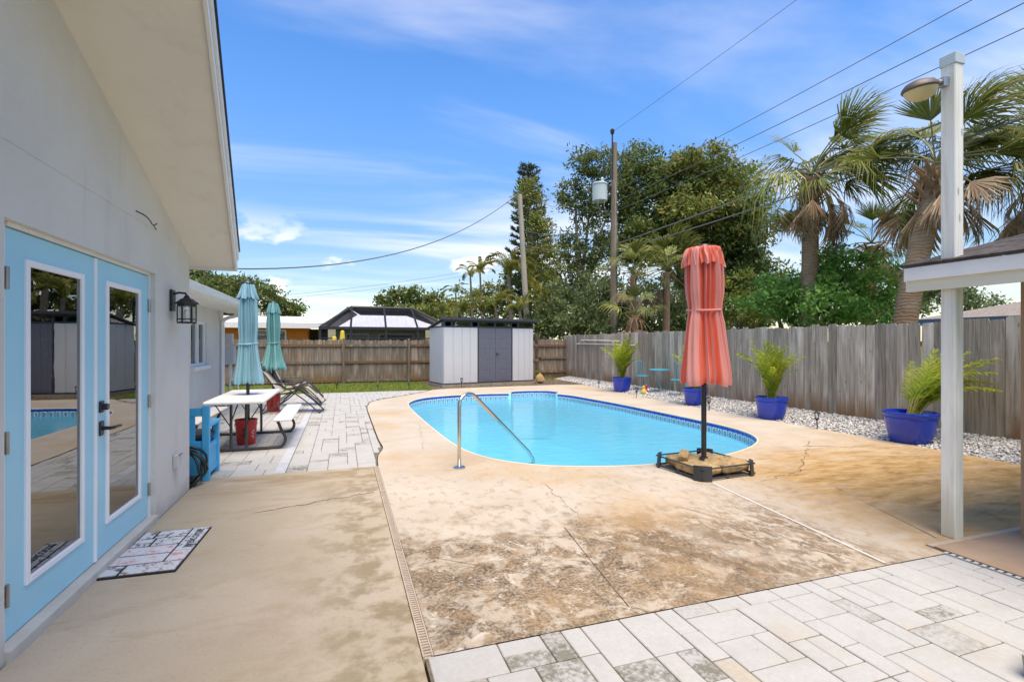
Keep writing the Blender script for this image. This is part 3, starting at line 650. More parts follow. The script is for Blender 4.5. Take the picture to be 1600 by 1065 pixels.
# ------------------------------------------------------------------ house
house=thing('house','pale grey stucco house with a wide gable overhang and light blue double doors','house',(-3.5,4,0))
DY0,DY1,DZ=2.985,4.99,2.095        # door opening
def ez(y): return 2.43-.377*(y-5.92)   # soffit height at the gable wall
YR=-.5                              # ridge
ZJ=2.46
yj=5.92-(ZJ-2.43)/.377
b=B(); XW=-1.5; T=.22
b.extr([(XW,-6.9,-.02),(XW,DY0,-.02),(XW,DY0,ZJ),(XW,-6.9,ZJ)],(-T,0,0))
b.extr([(XW,DY1,-.02),(XW,5.98,-.02),(XW,5.98,ez(5.98)),(XW,yj,ZJ),(XW,DY1,ZJ)],(-T,0,0))
b.extr([(XW,DY0,DZ),(XW,DY1,DZ),(XW,DY1,ZJ),(XW,DY0,ZJ)],(-T,0,0))
b.extr([(XW-T-.001,5.979,-.02),(XW-1.3,5.979,-.02),(XW-1.3,5.979,2.38),(XW-T-.001,5.979,2.38)],(0,-.2,0))
build('gable_wall',b,'stucco',house,w=True)
b=B(); b.extr([(XW+.004,-6.9,ZJ),(XW+.004,yj,ZJ),(XW+.004,YR,ez(YR)),],(-T,0,0)); build('upper_gable',b,'stucco',house,w=True)
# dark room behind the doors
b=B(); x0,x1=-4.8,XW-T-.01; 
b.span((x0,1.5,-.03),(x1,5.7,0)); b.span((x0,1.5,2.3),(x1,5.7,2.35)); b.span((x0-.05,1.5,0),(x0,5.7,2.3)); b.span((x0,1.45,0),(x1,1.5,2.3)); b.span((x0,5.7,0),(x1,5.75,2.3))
build('room',b,'room_and_shade_dark',house,w=True)
# threshold and door frame
b=B(); b.span((-1.66,DY0+.002,-.01),(-1.475,DY1-.002,.055)); build('threshold',b,'stucco',house,w=True)
b=B(); b.span((-1.60,DY0+.001,.055),(-1.545,3.080,DZ-.001)); b.span((-1.60,DY1-.022,.055),(-1.535,DY1-.001,DZ-.001)); b.span((-1.60,3.0805,DZ-.022),(-1.535,DY1-.022,DZ-.001)); build('door_frame',b,'trim_white',house,w=True)
def leaf(y0,y1,g0,g1,hy,left):
    z0,z1,gz0,gz1=.062,2.066,.27,1.925; xa,xb=-1.592,-1.548
    b=B(); b.span((xa,y0,z0),(xb,g0,z1)); b.span((xa,g1,z0),(xb,y1,z1)); b.span((xa,g0,z0),(xb,g1,gz0)); b.span((xa,g0,gz1),(xb,g1,z1))
    d=build('french_door',b,'door_blue',house,w=True)
    b=B(); w=.036; xo=xb+.013; xi=xb-.004
    b.span((xi,g0-.012,gz0-.012),(xo,g0+w-.012,gz1+.012),bev=.004); b.span((xi,g1-w+.012,gz0-.012),(xo,g1+.012,gz1+.012),bev=.004)
    b.span((xi,g0+w-.012,gz0-.012),(xo-.001,g1-w+.012,gz0+w-.012),bev=.004); b.span((xi,g0+w-.012,gz1-w+.012),(xo-.001,g1-w+.012,gz1+.012),bev=.004)
    build('glazing_frame',b,'frame_white',d,w=True)
    b=B(); b.span((-1.5535,g0+.001,gz0+.001),(-1.5495,g1-.001,gz1-.001)); build('pane',b,'glass',d,w=True)
    for zc in(.28,1.02,1.82):
        b=B(); b.span((-1.56,hy-.016,zc-.05),(-1.54,hy+.016,zc+.05)); b.tube([(-1.537,hy,zc-.055),(-1.537,hy,zc+.055)],.009,8); build('hinge',b,'steel_dull',d,w=True)
    return d
l1=leaf(3.085,4.006,3.25,3.84,3.083,True)
l2=leaf(4.028,DY1-.025,4.18,4.775,DY1-.018,False)
b=B(); b.span((-1.552,3.995,.065),(-1.536,4.024,2.064),bev=.003); build('astragal',b,'frame_white',l1,w=True)
b=B(); yh=4.10
b.span((-1.548,yh-.03,1.035),(-1.535,yh+.03,1.115),bev=.006); b.tube([(-1.536,yh,1.075),(-1.505,yh,1.075)],.022,12); build('deadbolt',b,'black_metal',l2,w=True)
b=B(); b.span((-1.548,yh-.03,.88),(-1.537,yh+.03,.98),bev=.006); b.tube([(-1.54,yh,.93),(-1.49,yh,.93),(-1.48,yh+.02,.93),(-1.478,yh+.13,.928)],[.014,.012,.011,.008],10); build('handle',b,'black_metal',l2,w=True)
# prow roof over the gable: soffit sheet, fascia, shingles
def rx(y): return -1.118+.126*(6.19-y)        # outer rake edge
YE=6.19
def rz(y): return ez(y)
P0=(-6,YE,rz(YE)); 
b=B(); b.extr([(-1.9,YE,rz(YE)),(rx(YE),YE,rz(YE)),(rx(YR),YR,rz(YR)),(-1.9,YR,rz(YR))],(0,0,.02)); 
b.extr([(-1.9,YR,rz(YR)),(rx(YR),YR,rz(YR)),(rx(YE),2*YR-YE,rz(YE)),(-1.9,2*YR-YE,rz(YE))],(0,0,.02)); build('soffit',b,'soffit',house,w=True)
rf=B(); top=.20
for s0 in(0,1):
    f=(lambda y:y) if s0==0 else (lambda y:2*YR-y)
    rf.extr([(-9,f(YE+.02),rz(YE)+top),(rx(YE)+.04,f(YE+.02),rz(YE)+top),(rx(YR)+.04,f(YR),rz(YR)+top),(-9,f(YR),rz(YR)+top)],(0,0,.035))
roof=build('roof',rf,'roof_dark',house,w=True)
def rake(x0,x1,h0,h1,name,m):
    b=B(); y0,y1=YE,YR
    poly=lambda y:[(rx(y)+x0,y,rz(y)+h0),(rx(y)+x1,y,rz(y)+h0),(rx(y)+x1,y,rz(y)+h1),(rx(y)+x0,y,rz(y)+h1)]
    for f in((lambda y:y),(lambda y:2*YR-y)):
        a=poly(y0); c=poly(y1); a=[(p[0],f(p[1]),p[2]) for p in a]; c=[(p[0],f(p[1]),p[2]) for p in c]
        b.add(a+c,[(3,2,1,0),(4,5,6,7),(0,1,5,4),(1,2,6,5),(2,3,7,6),(3,0,4,7)])
    return build(name,b,m,roof,w=True)
rake(.001,.022,-.025,.12,'fascia_board','trim_white'); rake(.023,.038,.085,.175,'fascia_board','trim_white'); rake(.0385,.052,.18,.20,'drip_edge','black_metal')
b=B(); b.span((-9,YE+.001,rz(YE)-.03),(rx(YE)+.02,YE+.022,rz(YE)+.16)); build('fascia_board',b,'trim_white',roof,w=True)
# rear wing
XR=-2.72; YB=13.7; WT=2.30
wy0,wy1,wz0,wz1=10.95,12.12,1.06,1.95
b=B(); 
b.span((XR-.2,6.0,-.02),(XR,wy0,WT)); b.span((XR-.2,wy1,-.02),(XR,YB,WT)); b.span((XR-.2,wy0,-.02),(XR,wy1,wz0)); b.span((XR-.2,wy0,wz1),(XR,wy1,WT)); b.span((-9,YB-.2,-.02),(XR-.2,YB,WT)); build('rear_wall',b,'stucco',house,w=True)
win=B(); w=.05; xa,xb=XR-.10,XR-.03
win.span((xa,wy0,wz0),(xb,wy0+w,wz1)); win.span((xa,wy1-w,wz0),(xb,wy1,wz1)); win.span((xa,wy0+w,wz1-w),(xb,wy1-w,wz1)); win.span((xa,wy0+w,wz0),(xb,wy1-w,wz0+w)); ym=(wy0+wy1)/2; win.span((xa,ym-.035,wz0+w),(xb+.01,ym+.035,wz1-w))
wo_=build('window',win,'frame_white',house,w=True)
for a,q in((wy0+w,ym-.035),(ym+.035,wy1-w)): b=B(); b.span((XR-.075,a,wz0+w),(XR-.068,q,wz1-w)); build('pane',b,'glass',wo_,w=True)
b=B(); b.span((XR-.05,wy0-.04,wz0-.085),(XR+.075,wy1+.04,wz0-.005),bev=.006); build('sill',b,'trim_white',wo_,w=True)
b=B(); b.span((XR-1.6,wy0-.6,.6),(XR-.21,wy1+.6,.63)); b.span((XR-1.6,wy0-.6,.63),(XR-1.55,wy1+.6,2.28)); b.span((XR-1.55,wy0-.6,2.25),(XR-.21,wy1+.6,2.28)); b.span((XR-1.55,wy0-.6,.63),(XR-.21,wy0-.57,2.25)); b.span((XR-1.55,wy1+.57,.63),(XR-.21,wy1+.6,2.25)); build('room',b,'room_and_shade_dark',house,w=True)
b=B(); b.span((XR-.02,6.05,WT-.03),(-2.12,14.3,WT-.005)); build('rear_soffit',b,'soffit',house,w=True)
b=B(); b.extr([(-2.14,6.25,WT+.12),(-2.14,14.36,WT+.12),(-6.2,14.36,WT+.95),(-6.2,6.25,WT+.95)],(0,0,.03)); r2=build('rear_roof',b,'roof_dark',house,w=True)
b=B(); b.span((-2.15,6.2,WT-.035),(-2.125,14.34,WT+.11)); b.extr([(-2.15,14.31,WT-.04),(-2.15,14.31,WT+.11),(-6.2,14.31,WT+.93),(-6.2,14.31,WT+.78)],(0,.025,0)); build('fascia_board',b,'trim_white',r2,w=True)
# gutter: open K profile
prof=[(0,.10),(0,0),(.065,0),(.085,.025),(.09,.07),(.115,.095),(.115,.105),(.105,.105),(.082,.075),(.075,.03),(.06,.008),(.008,.008),(.008,.10)]
b=B(); b.extr([(-2.124+x,6.1,WT-.005+zq) for x,zq in prof],(0,8.27,0)); b.span((-2.124,14.37,WT-.005),(-2.012,14.378,WT+.095)); build('gutter',b,'gutter_white',r2,w=True)
def rtube(pts,wx,wy):      # square downspout
    b=B(); b.tube(pts,wx,4); return b
b=B(); b.tube(curve([(-2.06,13.0,WT+.0),(-2.07,13.0,WT-.06),(-2.25,13.08,WT-.13),(-2.55,13.25,WT-.20),(-2.66,13.32,WT-.28),(-2.665,13.33,WT-.4)],5),.043,8); b.tube([(-2.665,13.33,WT-.4),(-2.665,13.33,.12),(-2.58,13.33,.05)],.043,8); build('downspout',b,'gutter_white',r2,w=True,smooth=True)
b=B(); b.tube(curve([(-2.06,6.75,WT+.0),(-2.06,6.75,WT-.08),(-2.09,6.74,WT-.17),(-2.2,6.7,WT-.25),(-2.45,6.62,WT-.28)],5),.05,8); build('downspout',b,'gutter_white',r2,w=True,smooth=True)
# small things on the walls
o=thing('electric_meter','grey electric meter box and conduits at the far corner of the house','meter box',(-2.62,13.9,0))
b=B(); b.span((-2.72,13.72,1.02),(-2.5,13.96,1.45),bev=.01); build('box',b,'grey_box',o,w=True)
b=B(); b.span((-2.70,13.76,1.5),(-2.54,13.92,1.75),bev=.01); build('upper_box',b,'grey_box',o,w=True)
b=B(); b.tube([(-2.6,13.8,1.02),(-2.6,13.8,.1)],.025,8); b.tube([(-2.6,13.9,1.02),(-2.58,13.9,.6),(-2.45,13.9,.55),(-2.42,13.9,.1)],.02,8); build('conduit',b,'pvc',o,w=True,smooth=True)
b=B(); b.tube([(-2.5,13.85,1.48),(-2.25,13.85,1.46)],.02,8); build('pipe_stub',b,'pvc',o,w=True)
o=thing('outlet_box','small grey weatherproof outlet cover low on the wall','outlet',(-1.5,5.48,.40))
b=B(); b.box((.025,0,0),(.05,.10,.13),bev=.008); build('cover',b,'grey_box',o); b=B(); b.tube([(.055,-.045,.06),(.055,.045,.06)],.008,8); build('hinge',b,'steel_dull',o)
o=thing('wall_wire','short black wire stub poking out of the gable wall','wire',(-1.495,4.55,2.50))
b=B(); b.tube(curve([(-.01,0,.02),(.05,.02,-.01),(.06,.10,-.03),(.05,.20,-.045),(.06,.26,-.02)],4),.005,5); b.tube([(.052,.21,-.045),(.055,.26,-.07)],.004,5); build('strand',b,'black_metal',o)
o=thing('wall_lantern','black metal wall lantern with clear glass beside the doors','lantern',(-1.5,5.40,1.84))
b=B(); b.box((.012,0,.06),(.022,.11,.20),bev=.006); build('back_plate',b,'black_metal',o)
b=B(); b.tube([(.02,0,.12),(.06,0,.135),(.115,0,.13),(.125,0,.10)],.010,8); build('arm',b,'black_metal',o,smooth=True)
lc=.125
b=B(); b.lathe([(.012,.115),(.022,.10),(.03,.085),(.05,.078),(.07,.06),(.098,.040),(.098,.030),(.080,.028),(.080,.008)],8,(lc,0,0)); build('roof_cap',b,'black_metal',o)
b=B()
for k in range(6):
    a=k*math.pi/3+.3; b.tube([(lc+.074*math.cos(a),.074*math.sin(a),.01),(lc+.074*math.cos(a),.074*math.sin(a),-.135)],.006,6)
b.lathe([(.081,-.135),(.081,-.15)],6,(lc,0,0)); b.tube([(lc+.074*math.cos(k*math.pi/3+.3),.074*math.sin(k*math.pi/3+.3),-.11) for k in range(6)],.005,5,closed=True); build('cage',b,'black_metal',o)
b=B(); b.lathe([(.066,-.134),(.066,.01)],12,(lc,0,0),closetop=False,closebot=False); build('glass',b,'clear_glass',o,smooth=True)
b=B(); b.lathe([(.012,-.13),(.014,-.09),(.026,-.06),(.022,-.03),(.008,-.015)],10,(lc,0,0)); build('bulb',b,'frame_white',o,smooth=True)

# welcome mat
o=thing('door_mat','black and white patchwork welcome mat in front of the doors','door mat',(-1.255,4.255,.001),R(-2))
b=B(); b.box((0,0,.005),(.46,.83,.010)); build('backing',b,'mat_rubber',o)
rowsY=[-.405,-.243,-.081,.081,.243,.405]
pan=[]
for r,(cuts) in enumerate([[(-.222,-.11),(-.10,.222)],[(-.222,.098)],[(-.222,.098)],[(-.222,-.10),(-.09,.098)],[(-.222,-.13),(-.12,.098)]]):
    for a,q in cuts: pan.append((a+.004,q-.004,rowsY[r]+.009,rowsY[r+1]-.009))
pan+=[(.108,.222,-.238,-.06),(.108,.222,-.05,.40)]
for a,q,c,d in pan: build('panel',B().box((0,0,0),(q-a,d-c,.006)),'mat_panel',o,loc=((a+q)/2,(c+d)/2,.0115))
def text_part(txt,size,M,mat,parent,name='lettering'):
    cu=bpy.data.curves.new(name,'FONT'); cu.body=txt; cu.size=size; cu.align_x='CENTER'; cu.align_y='CENTER'; cu.extrude=.001
    t_=bpy.data.objects.new('t',cu); COL.objects.link(t_); dg=bpy.context.evaluated_depsgraph_get(); me=bpy.data.meshes.new_from_object(t_.evaluated_get(dg))
    bpy.data.objects.remove(t_); me.materials.clear(); me.materials.append(MAT[mat]); return mobj(name,me,parent,M)
text_part('welcome',.105,Matrix.Translation((.165,.175,.0162))@Matrix.Rotation(R(90),4,'Z'),'mat_ink',o)

# ------------------------------------------------------------------ fences
fvar=random.Random(5)
def board_meshes(w,h,mat,n=6,dog=True):
    out=[]
    for k in range(n):
        wj=w*fvar.uniform(.90,1.02); hj=h+fvar.uniform(-.025,.02); t=.016; sk=fvar.uniform(-.006,.006); cup=fvar.uniform(-.004,.004)
        e=.028 if dog else .0
        prof=[(-wj/2,0),(wj/2,0),(wj/2+sk,hj-e),(wj/2-e+sk,hj),(-wj/2+e+sk,hj+fvar.uniform(-.01,.004)),(-wj/2+sk,hj-e)]
        b=B(); b.extr([(x,0,zq) for x,zq in prof],(0,t,0)); o=build('board',b,mat); out.append(o.data); bpy.data.objects.remove(o)
    return out
def fence(name,label,A,Bp,base,meshes,bw,top,mat,rails,posts,skip=None,boardside=1):
    A=Vector(A);Bp=Vector(Bp); L_=(Bp-A).length; d=(Bp-A).normalized(); ang=math.atan2(d.y,d.x)
    o=thing(name,label,'fence',(A.x,A.y,0),ang)
    n=int(L_/bw)
    for i in range(n):
        s=(i+.5)*bw
        if skip and skip[0]<s<skip[1]: continue
        M=Matrix.Translation((s,boardside*(.02+fvar.uniform(-.004,.004)),base(s)+fvar.uniform(-.015,.01)))@Matrix.Rotation(fvar.uniform(-.006,.006),4,'Y')@Matrix.Rotation(fvar.uniform(-.03,.03),4,'Z')
        if fvar.random()<.5: M=M@Matrix.Diagonal((-1,1,1,1))
        mobj('board',fvar.choice(meshes),o,M)
    for zr in rails:
        for a in np.arange(0,L_-.1,2.44):
            q=min(a+2.43,L_); 
            if skip and skip[0]<(a+q)/2<skip[1]: continue
            b=B(); b.span((-(q-a)/2,-.02,-.045),((q-a)/2,.018,.045)); build('rail',b,mat,o,loc=((a+q)/2,-.002,zr))
    if posts:
        for a in np.arange(.02,L_,2.44):
            if skip and skip[0]<a<skip[1]: continue
            b=B(); b.box((0,0,.85),(.09,.09,1.72)); build('post',b,mat,o,loc=(a,-.072,0))
    return o
bg_=board_meshes(.190,1.82,'wood_grey',8); bb=board_meshes(.142,1.66,'wood_brown',7)
XF=9.36
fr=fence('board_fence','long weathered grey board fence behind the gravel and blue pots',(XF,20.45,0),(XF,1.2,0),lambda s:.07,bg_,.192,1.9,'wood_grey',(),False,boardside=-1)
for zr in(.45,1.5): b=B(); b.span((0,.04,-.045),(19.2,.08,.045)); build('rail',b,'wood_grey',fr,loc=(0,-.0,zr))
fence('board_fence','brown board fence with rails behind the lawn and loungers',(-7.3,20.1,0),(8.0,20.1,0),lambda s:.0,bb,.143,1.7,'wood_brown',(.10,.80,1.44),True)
g=thing('fence_gate','brown board gate between the shed and the grey fence','gate',(8.02,20.12,0))
for i in range(9): mobj('board',bb[i%7],g,Matrix.Translation((.08+i*.143,.02,.05)))
for zr in(.3,.9,1.42): b=B(); b.span((0,-.03,-.045),(1.32,.012,.045)); build('rail',b,'wood_brown',g,loc=(0,0,zr))
b=B(); b.box((.06,-.05,.90),(.05,.04,.10),bev=.005); b.tube([(.03,-.07,.92),(.10,-.07,.92)],.012,6); build('latch',b,'black_metal',g)
for (y0,y1,zq,lb) in((18.6,15.6,1.645,'upper of the two white pipes hung on the grey fence'),(19.0,14.6,1.50,'lower of the two white pipes hung on the grey fence')):
    o=thing('hanging_pipe',lb,'pipe',(9.30,y0,zq),group='white pipes on the fence')
    b=B(); b.tube([(0,0,0),(0,(y1-y0)*.5,-.015),(0,y1-y0,-.05)],.022,8); build('pipe',b,'pvc',o,smooth=True)
    for yy in(-.4,y1-y0+.5):
        b=B(); b.tube([(.03,yy,-.01),(-.005,yy,-.04),(-.035,yy,0),(-.03,yy,.03)],.007,5); build('hook',b,'black_metal',o)

# ------------------------------------------------------------------ shed
sh=thing('garden_shed','white and charcoal resin garden shed with grey double doors','shed',(3.36,17.4,.06),R(12))
W,D,HF,HB,HL=3.74,1.32,2.02,1.98,2.27
b=B(); b.span((-.06,-.05,-.12),(W+.06,D+.08,-.0)); build('base',b,'concrete_pad',sh)
b=B(); b.span((-.02,-.02,0),(W+.02,D+.02,.045)); build('floor_rim',b,'shed_dark',sh)
def panel(x0,x1,face=0,n=1):
    b=B(); 
    if face==0:
        b.span((x0,0,.046),(x1,.04,HF)); 
        b.box(((x0+x1)/2,-.006,(HF+.046)/2),(abs(x1-x0)-.05,.012,HF-.05),bev=.004)
    else:
        b.span((0,x0,.046),(.04,x1,HF)); b.box((-.006,(x0+x1)/2,(HF+.046)/2),(.012,abs(x1-x0)-.05,HF-.05),bev=.004)
    return build('wall_panel',b,'shed_white',sh)
xs=[.0,.36,.70,1.02,1.33]
for a,q in zip(xs,xs[1:]): panel(a+.0015,q-.0015)
xs=[2.80,3.06,3.32,3.56,W]
for a,q in zip(xs,xs[1:]): panel(a+.0015,q-.0015)
for a,q in((.042,.45),(.453,.87),(.873,D-.001)): panel(a,q,1)
b=B(); b.span((W-.04,.042,.046),(W,D,HF)); b.span((.042,D-.04,.046),(W-.042,D,HF)); build('wall_panel',b,'shed_white',sh)
b=B()
for x in(1.333,2.755): b.span((x,-.02,.046),(x+.042,.03,HF))
build('door_jamb',b,'shed_dark',sh)
for x0,x1,hx in((1.378,2.060,2.0),(2.068,2.752,2.13)):
    b=B(); b.span((x0,-.012,.05),(x1,.025,HF-.004),bev=.006); d=build('shed_door',b,'shed_door',sh)
    bt=B()
    for q in(.12,.37,.62): 
        for r in range(5): bt.box((x0+q*(x1-x0)+.09,-.014,.28+r*.38),(.14,.008,.34),bev=.003)
    build('embossed_panel',bt,'shed_door',d)
b=B(); b.tube([(2.11,-.012,1.08),(2.11,-.05,1.08),(2.20,-.055,1.08)],.014,8); b.lathe([(.03,0),(.03,.014)],12,(2.11,-.03,1.08)); build('handle',b,'black_metal',sh,smooth=True)
# clerestory band and skylight windows
b=B(); b.span((.0,.001,HF+.002),(W,.05,HF+.055)); b.span((0,.001,HL-.05),(W,.05,HL+.02))
for x in(.0,.28,1.02,1.33,2.02,2.72,3.02,W-.06): b.span((x+.001,-.006,HF+.055),(x+(.06 if x not in(1.02,) else .10),.05,HL-.05))
b.extr([(.0,.052,HF+.002),(.0,D,HF+.002),(.0,D,HB+.06),(.0,.052,HL)],(.03,0,0)); b.extr([(W-.03,.052,HF+.002),(W-.03,D,HF+.002),(W-.03,D,HB+.06),(W-.03,.052,HL)],(.03,0,0)); b.span((.03,D-.03,HF+.001),(W-.03,D,HB+.06)); build('top_band',b,'shed_dark',sh)
for x0,x1 in((.34,1.02),(1.39,2.02),(2.08,2.72),(3.08,W-.06)):
    b=B(); b.span((x0+.002,.02,HF+.057),(x1-.002,.028,HL-.052)); build('skylight_pane',b,'glass',sh)
b=B(); b.extr([(-.006,.20,HF+.05),(-.006,.85,HF+.05),(-.006,.20,HL-.08)],(.005,0,0)); build('side_pane',b,'glass',sh)
b=B(); b.extr([(-.07,-.13,HL+.05),(W+.07,-.13,HL+.05),(W+.07,D+.08,HB+.03),(-.07,D+.08,HB+.03)],(0,0,.045)); b.span((-.07,-.135,HL+.015),(W+.07,-.11,HL+.10)); build('roof',b,'shed_dark',sh)
o=thing('yellow_sack','small yellowish sack on the ground at the right end of the shed','sack',(7.28,18.1,0)); b=B(); b.lathe([(.10,0),(.17,.05),(.16,.17),(.12,.27),(.05,.33)],10); 
for i,p in enumerate(b.v): b.v[i]=(p[0]*1.1+.03*math.sin(p[2]*20),p[1]+.02*math.cos(i),p[2])
build('sack_body',b,'sandbag',o,smooth=True); b=B(); b.tube([(.05,0,.31),(.0,.03,.36),(-.05,0,.34)],.015,6); build('tied_neck',b,'yellow_cloth',o)

# ------------------------------------------------------------------ umbrellas
def canopy_mesh(prof,n,amp,seg=200,seed=1,mats=2,twist=.5,scal=.03):
    """closed canopy: irregular hanging folds; the sun-faded outer side of each fold is the second material"""
    rg=random.Random(seed); n=int(n*1.9); ax=[rg.uniform(.45,1.25) for _ in range(n)]; b=B(); fine=[]
    P=curve([(r,zq,a) for r,zq,a in prof],6); fine=[(max(.02,p.x),p.y,max(0,p.z)) for p in P]; zt,zb=prof[0][1],prof[-1][1]
    def fold(th,tt):
        u=(n*th/(2*math.pi)+.45*math.sin(2*th+seed)+.30*math.sin(5*th+2*seed)+0*tt)%n; j=int(u)%n; return j,u-int(u)
    for i,(r,zq,a) in enumerate(fine):
        tt=(zt-zq)/(zt-zb)
        for k in range(seg):
            th=2*math.pi*k/seg; j,fr=fold(th,tt); w=math.sin(math.pi*fr)**.7; wv=w*ax[j]+(1-ax[j])*.55
            rad=r*(1-a+a*wv*1.3)*(1+.05*math.sin(3*th+2.2*tt+seed)+.025*math.sin(9*th+7*tt+seed)+.02*math.sin(23*th-5*tt))
            th2=th+.16*a*math.sin(2*math.pi*fr)+.03*math.sin(6*tt+j)+twist*.22*tt
            b.v.append((rad*math.cos(th2),rad*math.sin(th2),zq-scal*w*(tt**6)*(.5+ax[j]) ))
    for i in range(len(fine)-1):
        tt=(zt-fine[i][1])/(zt-zb)
        for k in range(seg):
            j,fr=fold(2*math.pi*(k+.5)/seg,tt); lim=.54+.16*math.sin(j*2.1)
            b.f.append((i*seg+k,(i+1)*seg+k,(i+1)*seg+(k+1)%seg,i*seg+(k+1)%seg)); b.mi.append(1 if math.sin(math.pi*fr)>lim and ax[j]>.55 else 0)
    return b
def umbrella(loc,label,fab,prof,vent,pole_top,pr,n,seed,tie,rz=0,tiltx=0):
    o=thing('patio_umbrella',label,'umbrella',loc,rz)
    b=B(); b.tube([(0,0,0),(0,0,pole_top*.45)],pr,12); b.tube([(0,0,pole_top*.45),(0,0,pole_top)],pr*.86,12); b.lathe([(pr*1.15,0),(pr*1.15,.05)],12,(0,0,pole_top*.43)); build('pole',b,'umbrella_pole',o,smooth=True)
    c=build('canopy',canopy_mesh(prof,n,.3,seed=seed),[fab,fab+'_faded'],o,smooth='all')
    v=build('vent_flap',canopy_mesh(vent,n,.3,seed=seed+4,scal=.035),[fab,fab+'_faded'],o,smooth='all')
    zt=prof[0][1]
    b=B(); b.lathe([(.075,zt+.0),(.085,zt+.02),(.07,zt+.045),(.03,zt+.055)],16); build('finial',b,'black_metal',o,smooth=True)
    r,zq=tie; b=B(); b.tube([(r*(1+.06*math.sin(5*a+seed))*math.cos(a),r*(1+.06*math.sin(5*a+seed))*math.sin(a),zq+.012*math.sin(a+1)) for a in [2*math.pi*k/40 for k in range(40)]],.014,6,closed=True)
    build('tie_strap',b,fab+'_faded',o,smooth='all')
    b=B(); 
    for k in range(n): 
        a=2*math.pi*(k+.5)/n; rb=prof[-1][0]*.5; b.tube([(.03*math.cos(a),.03*math.sin(a),zt-.02),(rb*.6*math.cos(a),rb*.6*math.sin(a),(zt+prof[-1][1])/2),(rb*math.cos(a),rb*math.sin(a),prof[-1][1]+.06)],.008,5)
    build('ribs',b,'umbrella_pole',o)
    return o
um=umbrella((4.06,4.90,.03),'closed coral umbrella standing beside the pool','coral',[(.09,2.595,.15),(.175,2.575,.30),(.195,2.35,.42),(.19,2.10,.44),(.168,1.88,.38),(.19,1.72,.38),(.23,1.40,.36),(.27,1.12,.30),(.262,1.03,.34)],[(.11,2.61,.15),(.185,2.598,.25),(.215,2.50,.30),(.232,2.42,.36)],2.60,.030,8,3,(.178,1.87),R(20))
umbrella((-1.36,8.5,.0),'closed pale teal umbrella through the picnic table','teal_a',[(.05,2.40,.1),(.085,2.38,.22),(.115,2.15,.28),(.135,1.85,.30),(.125,1.60,.26),(.135,1.45,.26),(.17,1.2,.28),(.21,.98,.26),(.20,.93,.3)],[(.05,2.42,.1),(.075,2.41,.2),(.11,2.30,.25),(.14,2.22,.3)],2.42,.024,8,9,(.128,1.50))
umbrella((-1.46,12.3,.02),'closed green teal umbrella behind the picnic table beside the loungers','teal_b',[(.05,2.38,.1),(.09,2.36,.22),(.125,2.15,.28),(.14,1.85,.30),(.125,1.55,.26),(.14,1.42,.26),(.20,1.15,.28),(.265,.98,.26),(.25,.93,.3)],[(.05,2.40,.1),(.08,2.39,.2),(.11,2.30,.25),(.145,2.20,.3)],2.40,.026,8,14,(.128,1.50))

# weighted base of the coral umbrella
o=thing('umbrella_base','black plastic frame base weighted with sandbags under the coral umbrella','umbrella base',(4.06,4.90,0),R(4))
hs_=.385
for sx in(-1,1):
    for sy in(-1,1):
        b=B(); c0=Vector((sx*hs_,sy*hs_,0))
        arc=[]
        for k in range(7):
            a=k/6*math.pi/2; arc.append((sx*(hs_-.10+.14*math.cos(a)),sy*(hs_-.10+.14*math.sin(a))))
        poly=arc+[(sx*(hs_-.07),sy*(hs_+.005)),(sx*(hs_+.005),sy*(hs_-.07))]
        b.prism(poly,.0,.165); 
        # narrower top lip
        for i in range(len(poly),2*len(poly)): x,y,zq=b.v[i]; b.v[i]=(x*.975,y*.975,zq)
        build('corner_foot',b,'base_plastic',o,smooth=False)
for zq,rr in((.135,.009),(.025,.012)):
    for (a,q) in(((-hs_,-hs_),(hs_,-hs_)),((hs_,-hs_),(hs_,hs_)),((hs_,hs_),(-hs_,hs_)),((-hs_,hs_),(-hs_,-hs_))):
        b=B(); b.tube([(a[0],a[1],zq),(q[0],q[1],zq)],rr,6); build('side_bar',b,'base_plastic',o)
b=B(); b.tube([(-hs_,0,.03),(hs_,0,.03)],.016,6); b.tube([(0,-hs_,.031),(0,hs_,.031)],.016,6); b.lathe([(.05,.0),(.05,.16)],12); build('cross_brace',b,'base_plastic',o)
def bag(loc,sx,sy,sz,rz,label,seed,ridge=0.0,tilt=(0,0)):
    rg=random.Random(seed); b=B(); n,m=48,20
    for i in range(m+1):
        ph=-math.pi/2+math.pi*i/m
        for k in range(n):
            th=2*math.pi*k/n; cs=lambda q,e:math.copysign(abs(q)**e,q)
            x=cs(math.cos(ph),.4)*cs(math.cos(th),.35); y=cs(math.cos(ph),.4)*cs(math.sin(th),.35); zq=cs(math.sin(ph),.6)
            w=1+.06*math.sin(5*x+seed)+.07*math.sin(7*y+2*seed+3*x)+.10*math.sin(9*x+5*y+seed)*math.sin(6*y-3*x)+.07*math.sin(19*x+11*y+seed)+ridge*math.sin(16*x+2*y)*(1 if zq>-.2 else 0)
            b.v.append((x*sx*(1+.05*math.sin(9*y+seed)),y*sy*(1+.05*math.sin(8*x+seed)),zq*sz*w))
    for i in range(m):
        for k in range(n): b.f.append((i*n+k,i*n+(k+1)%n,(i+1)*n+(k+1)%n,(i+1)*n+k)); b.mi.append(0)
    ob=thing('sandbag',label,'sandbag',loc,rz,'sandbags on the umbrella base'); ob.rotation_euler=(tilt[0],tilt[1],rz)
    build('sack',b,'sandbag',ob,smooth='all')
    q=B(); q.tube([(sx*1.0,-sy*.6,sz*.2),(sx*1.04,0,sz*.35),(sx*1.0,sy*.6,sz*.2)],.008,5); build('seam',q,'sandbag',ob)
bx,by=4.06,4.90
bag((bx-.20,by-.14,.085),.17,.22,.055,R(5),'tan sandbag at the left front of the umbrella base',1)
